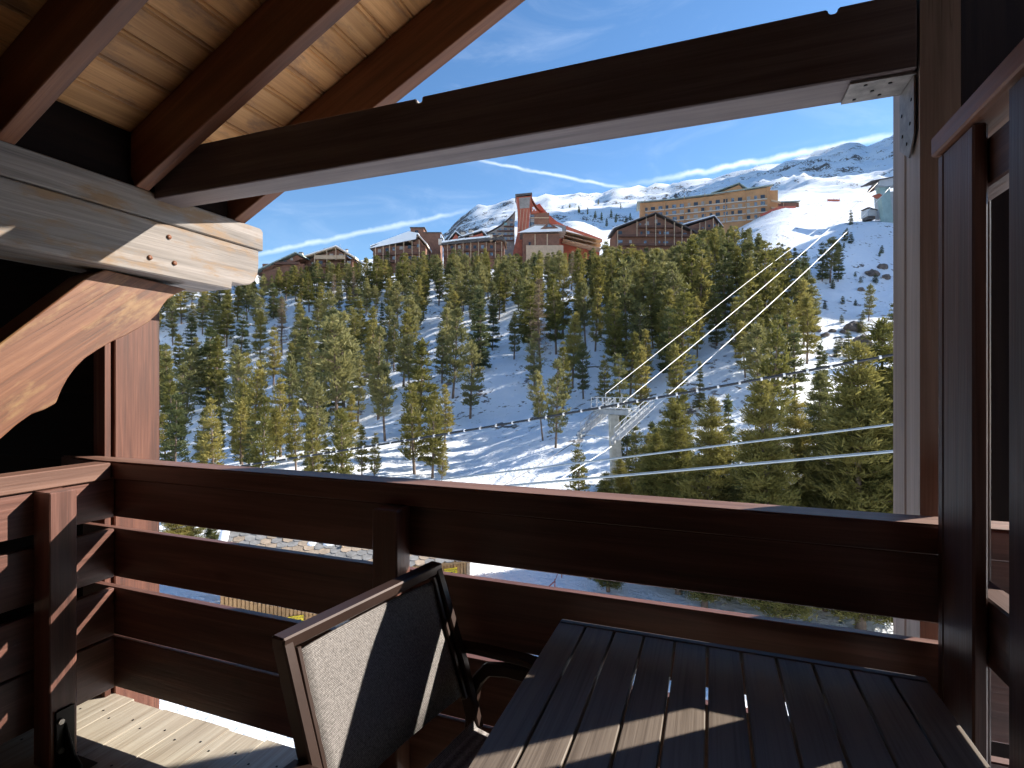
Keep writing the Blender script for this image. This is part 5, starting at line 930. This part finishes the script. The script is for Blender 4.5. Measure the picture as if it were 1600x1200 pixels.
# cables slung close in front of the balcony
a, c = pv(300, 739, 27), pv(1520, 531, 16.5); pts = sag_line(a, c, .18, 40)
bc = tag(MB().tube(pts, .05, 6).build('bundled_cable', 'cable_dark'), 'black bundled cable with pale ties crossing above the pylon', 'cable')
for i in range(46):
    f = (i + .5) / 46; p = a.lerp(c, f) - Vector((0, 0, .18 * 4 * f * (1 - f))); d = (c - a).normalized()
    MB().tube([p - d * .035, p + d * .035], .066, 6).build('cable_tie', 'white_rope', bc)
for lab, P0, v0, P1, v1, r_ in (('upper grey steel cable in front of the big pines', (300, 797), 26, (1520, 648), 13.5, .032), ('lower grey steel cable just above the handrail', (300, 803), 23, (1520, 694), 12, .036)):
    tag(MB().tube(sag_line(pv(*P0, v0), pv(*P1, v1), .0, 12), r_, 6).build('steel_cable', 'cable_steel'), lab, 'cable')
fp = Bld('far_pylon', 'tiny dark lift pylon on the far mountain ridge', 'pylon', 700, 1031, 295)
fp.root.location = vw(700, (1031 - 800) * 700 / 830, H(700, 195)); fp.z0 = H(700, 195)
fp.part('mast', MB().box(-.5, .5, -.5, .5, -2, 12), 'roof_dark'); fp.part('crossarm', MB().box(-4, 4, -.4, .4, 12, 13), 'roof_dark')

# ------------------------------------------------------------------ hut below the balcony
plain('hut_wood', (.40, .235, .105), .75, 0, .25, 2)
plain('slate', (.20, .195, .19), .75, 0, .35, 2.5)
plain('slate_warm', (.30, .235, .175), .75, 0, .35, 2.5)
plain('sign_yellow', (.80, .60, .03), .5, 0, .05)
plain('sign_ink', (.02, .02, .02), .5)
hd = math.atan2(9.3, 3.1)                      # heading of the front wall measured from straight ahead
hu = vw(math.cos(hd), math.sin(hd)).normalized(); hb = Vector((-hu.y, hu.x, 0))     # along the wall, and away behind it
ho = vw(23.3, -12.8, 0); gz = -11.75; ez = -8.55
hut = thing('slate_roofed_hut', 'wooden hut with a stone slate roof and yellow signs below the balcony', 'hut', ho + Vector((0, 0, gz)), math.atan2(hu.y, hu.x))
def hpart(nm, mb, mat, parent=None, bevel=0):
    me = mb.mesh(nm, mat, bevel); o = bpy.data.objects.new(nm, me); COL.objects.link(o); o.parent = parent or hut; return o
LW = 11.1; wt = ez - gz
hpart('wall', MB().box(0, LW, .05, 4.8, -.4, wt), 'hut_wood')
sm = [MB().box(-.058, .058, -.025, .045, -.3, wt - .02).mesh('wall_plank', 'hut_wood')]
rr = random.Random(3)
for i in range(int(LW / .165)):
    o = bpy.data.objects.new('wall_plank', sm[0]); COL.objects.link(o); o.parent = hut; o.location = (.09 + i * .165, rr.uniform(-.012, .012), 0)
tp = math.tan(R(27)); rl = 5.2
hpart('roof_base', MB().prism([(-.5, -.5 * tp - .12 + wt), (rl, rl * tp - .12 + wt), (rl, rl * tp + wt), (-.5, -.5 * tp + wt)], -.35, LW + .3, 'x'), 'hut_wood')
hpart('rear_roof', MB().prism([(rl + .02, rl * tp - .1 + wt), (rl * 2, -.3 + wt), (rl * 2, -.2 + wt), (rl + .02, rl * tp + wt)], -.35, LW + .3, 'x'), 'slate')
sl_m = []
for q in range(6):
    r2 = random.Random(q); n = 7; w_ = .235; pl = [(-w_, .25), (w_, .25), (w_ + r2.uniform(-.02, .02), -.12), (w_ * .7, -.19 + r2.uniform(-.03, .03)), (0, -.235 + r2.uniform(-.03, .02)), (-w_ * .7, -.19 + r2.uniform(-.03, .03)), (-w_ + r2.uniform(-.02, .02), -.12)]
    sl_m.append(MB().prism(pl, 0, .045, 'z').mesh('slate', 'slate' if q % 3 else 'slate_warm'))
pit = R(27)
for row_ in range(12):
    for c in range(24):
        x = -.3 + .245 + c * .485 + (.24 if row_ % 2 else 0) + rr.uniform(-.015, .015)
        if x > LW + .2: continue
        y = -.34 + row_ * .34 * math.cos(pit); z = y * tp + wt + .015
        o = bpy.data.objects.new('slate', sl_m[rr.randrange(6)]); COL.objects.link(o); o.parent = hut
        o.location = (x, y, z); o.rotation_euler = (pit - R(4.5) + rr.uniform(-.02, .02), rr.uniform(-.03, .03), rr.uniform(-.06, .06))
def snow_lump(nm, cx, cy, rx, ry, hz, parent, seed):
    r2 = random.Random(seed); vs = [(cx, cy, cy * tp + wt + .06 + hz)]; fs = []; n = 18
    for ring, (f, hh) in enumerate(((.55, .85), (.85, .5), (1.0, -.05))):
        for i in range(n):
            a = 6.283 * i / n; k_ = f * (1 + r2.uniform(-.12, .12)); x, y = cx + math.cos(a) * rx * k_, cy + math.sin(a) * ry * k_
            vs.append((x, y, y * tp + wt + .06 + hz * hh))
    for i in range(n): fs.append((0, 1 + i, 1 + (i + 1) % n))
    for ring in range(2):
        for i in range(n): a = 1 + ring * n; fs.append((a + i, a + n + i, a + n + (i + 1) % n, a + (i + 1) % n))
    return hpart(nm, MB().add(vs, fs, True), 'snow_cover', parent)
snow_lump('snow_patch', 8.3, 2.4, 2.9, 1.6, .35, None, 1); snow_lump('snow_patch', 5.3, 2.75, .5, .35, .12, None, 2); snow_lump('snow_patch', 4.3, 2.9, .28, .2, .1, None, 3)
snow_lump('snow_patch', 3.7, 1.35, .22, .15, .08, None, 4); snow_lump('snow_patch', 4.5, 1.25, .3, .15, .08, None, 5); snow_lump('snow_patch', -.25, 2.6, .22, 2.0, .12, None, 6)
hpart('snow_guard_pole', MB().bar((5.1, .9, .9 * tp + wt + .16), (6.9, 2.2, 2.2 * tp + wt + .16), .09, .09), 'trim_tan')
def sign(x, z, lab):
    s_ = hpart('warning_sign', MB().box(x, x + .66, -.075, -.045, z, z + .46), 'sign_yellow'); s_['label'] = lab
    cu = bpy.data.curves.new('lettering', 'FONT'); cu.body = 'ATTENTION'; cu.size = .118; cu.extrude = .002; cu.materials.append(MATS['sign_ink']); cu.align_x = 'CENTER'
    tmp = bpy.data.objects.new('tmp', cu); me = bpy.data.meshes.new_from_object(tmp); bpy.data.objects.remove(tmp); o = bpy.data.objects.new('lettering', me); COL.objects.link(o); o.parent = s_; o.location = (x + .33, -.078, z + .33); o.rotation_euler = (R(90), 0, 0)
    mk = MB()
    for a, c in ((.10, .20), (.23, .30), (.33, .43), (.46, .56)): mk.box(x + a, x + c, -.0785, -.0755, z + .24, z + .285)
    mk.prism([(x + .27, z + .05), (x + .39, z + .05), (x + .33, z + .17)], -.0785, -.0755, 'y')
    hpart('small_print', mk, 'sign_ink', s_)
sign(2.75, .66, 'yellow warning sign left of the hut door'); sign(9.92, 2.04, 'yellow warning sign at the right end of the hut')
dr_ = hpart('door', MB().box(4.7, 5.7, -.09, -.03, 0, 2.0), 'slate'); hpart('door_frame', MB().box(4.55, 4.68, -.1, -.03, 0, 2.1).box(5.72, 5.85, -.1, -.03, 0, 2.1), 'trim_tan', dr_)
hpart('corner_board', MB().box(LW - .02, LW + .14, -.05, .3, -.3, wt), 'trim_tan')
be = thing('garden_bench', 'grey slatted bench leaning at the hut wall', 'bench', ho + hu * 1.9 - hb * .55 + Vector((0, 0, gz)), math.atan2(hu.y, hu.x))
def bpart(nm, mb, mat):
    me = mb.mesh(nm, mat); o = bpy.data.objects.new(nm, me); COL.objects.link(o); o.parent = be; return o
bz = 1.0
for i in range(4): bpart('slat', MB().box(-.55, .75, -.35 + i * .17, -.22 + i * .17, bz, bz + .05), 'galvanised')
for x in (-.45, .6): bpart('leg', MB().box(x, x + .08, -.3, .3, 0, bz), 'hut_wood')

# trampled-snow marker tape
tpn = thing('marker_tape', 'red marker tape between stakes on the trampled snow right of the hut', 'barrier', ground(27.5, 1.3))
pp = [ground(26.0, 1.0), ground(28.5, 2.3), ground(31, 2.9)]
for p in pp: MB().bar(p + Vector((0, 0, -.2)), p + Vector((0, 0, .95)), .04, .04).build('stake', 'chalet_red', tpn)
for p, q in zip(pp, pp[1:]): MB().bar(p + Vector((0, 0, .85)), q + Vector((0, 0, .85)), .01, .07).build('tape', 'orange_net', tpn)

# bare shrubs under the railing gap
for i, (v, w, h) in enumerate(((22.2, -1.9, 2.2), (21.6, -.9, 2.0), (22.6, -.2, 1.7), (21.2, -2.5, 1.9), (23.5, -1.2, 2.1))):
    root = thing('bare_shrub', ['leafless brown shrub, leftmost under the chair arm gap', 'leafless brown shrub in the middle of the lower rail gap', 'leafless brown shrub, rightmost beside the table edge', 'leafless brown shrub behind the chair back', 'leafless brown shrub farthest back in the lower gap'][i], 'shrub', ground(v, w, -.1), 0, 'bare shrubs on the snow below')
    r2 = random.Random(40 + i); mb = MB()
    for _ in range(26):
        a = r2.uniform(0, 6.28); o_ = Vector((math.cos(a), math.sin(a), 0)); b0 = o_ * r2.uniform(0, .35); e = b0 + o_ * r2.uniform(.1, .55) * h + Vector((0, 0, r2.uniform(.6, 1) * h))
        mid = b0.lerp(e, .5) + Vector((r2.uniform(-.08, .08), r2.uniform(-.08, .08), .1)); mb.tube([b0, mid, e], [.016, .011, .004], 4, False)
        for _ in range(4):
            p = b0.lerp(e, r2.uniform(.35, .9)); mb.tube([p, p + Vector((r2.uniform(-.3, .3), r2.uniform(-.3, .3), r2.uniform(.15, .5)))], [.007, .002], 3, False)
    me = mb.mesh('twigs', 'larch_twigs'); o = bpy.data.objects.new('twigs', me); COL.objects.link(o); o.parent = root

# boulders
plain('boulder_rock', (.14, .115, .10), .9, 0, .45, 1.2, bs=.6)
def boulder(px, py, size, i, lab):
    # found on the slope by walking along the line of sight
    v = 40.0; a_ = (px - 800) / 830; b2 = (598 - py) / 830
    while v < 320 and b2 * v > H(v, a_ * v): v += .5
    bm = bmesh.new(); bmesh.ops.create_icosphere(bm, subdivisions=3, radius=1)
    for p in bm.verts:
        n = mnoise.noise(p.co * 1.3 + Vector((i * 7, 0, 0))) * .45 + mnoise.noise(p.co * 3.4 + Vector((i, 3, 0))) * .18
        p.co *= 1 + n; p.co.z *= .72
    me = bpy.data.meshes.new('boulder'); bm.to_mesh(me); bm.free(); me.materials.append(MATS['boulder_rock'])
    o = link('boulder', me); o.location = ground(v, a_ * v, size * .12); o.scale = (size,) * 3; o.rotation_euler = (0, 0, i)
    tag(o, lab, 'boulder', 'boulders on the slope')
for i, (px, py, s_) in enumerate(((1337, 516, 2.6), (1348, 535, 2.2), (1318, 521, 1.2), (1289, 526, 1.1), (1270, 517, 1.9), (1300, 519, 1.0), (1362, 430, 2.2), (1378, 420, 1.8), (1345, 455, 1.2), (1385, 435, 1.5), (1315, 655, 1.7), (1355, 545, 1.6),
                                (340, 605, 1.0), (358, 607, 1.2), (575, 590, 1.6), (590, 585, 1.3), (700, 602, 1.1), (655, 600, 1.1), (520, 498, 1.4), (690, 462, 1.3), (745, 487, 1.1))):
    side = 'right' if px > 1200 else 'left' if px < 600 else 'middle'
    boulder(px, py, s_ * .62, i, '%s boulder from the left among the rocks on the %s slope' % (['first', 'second', 'third', 'fourth', 'fifth', 'sixth', 'seventh', 'eighth', 'ninth', 'tenth', 'eleventh', 'twelfth'][sorted([a for a in ((1337, 1348, 1318, 1289, 1270, 1300, 1362, 1378, 1345, 1385, 1315, 1355) if side == 'right' else (340, 358, 575, 590, 520) if side == 'left' else (700, 655, 690, 745))]).index(px)], side))
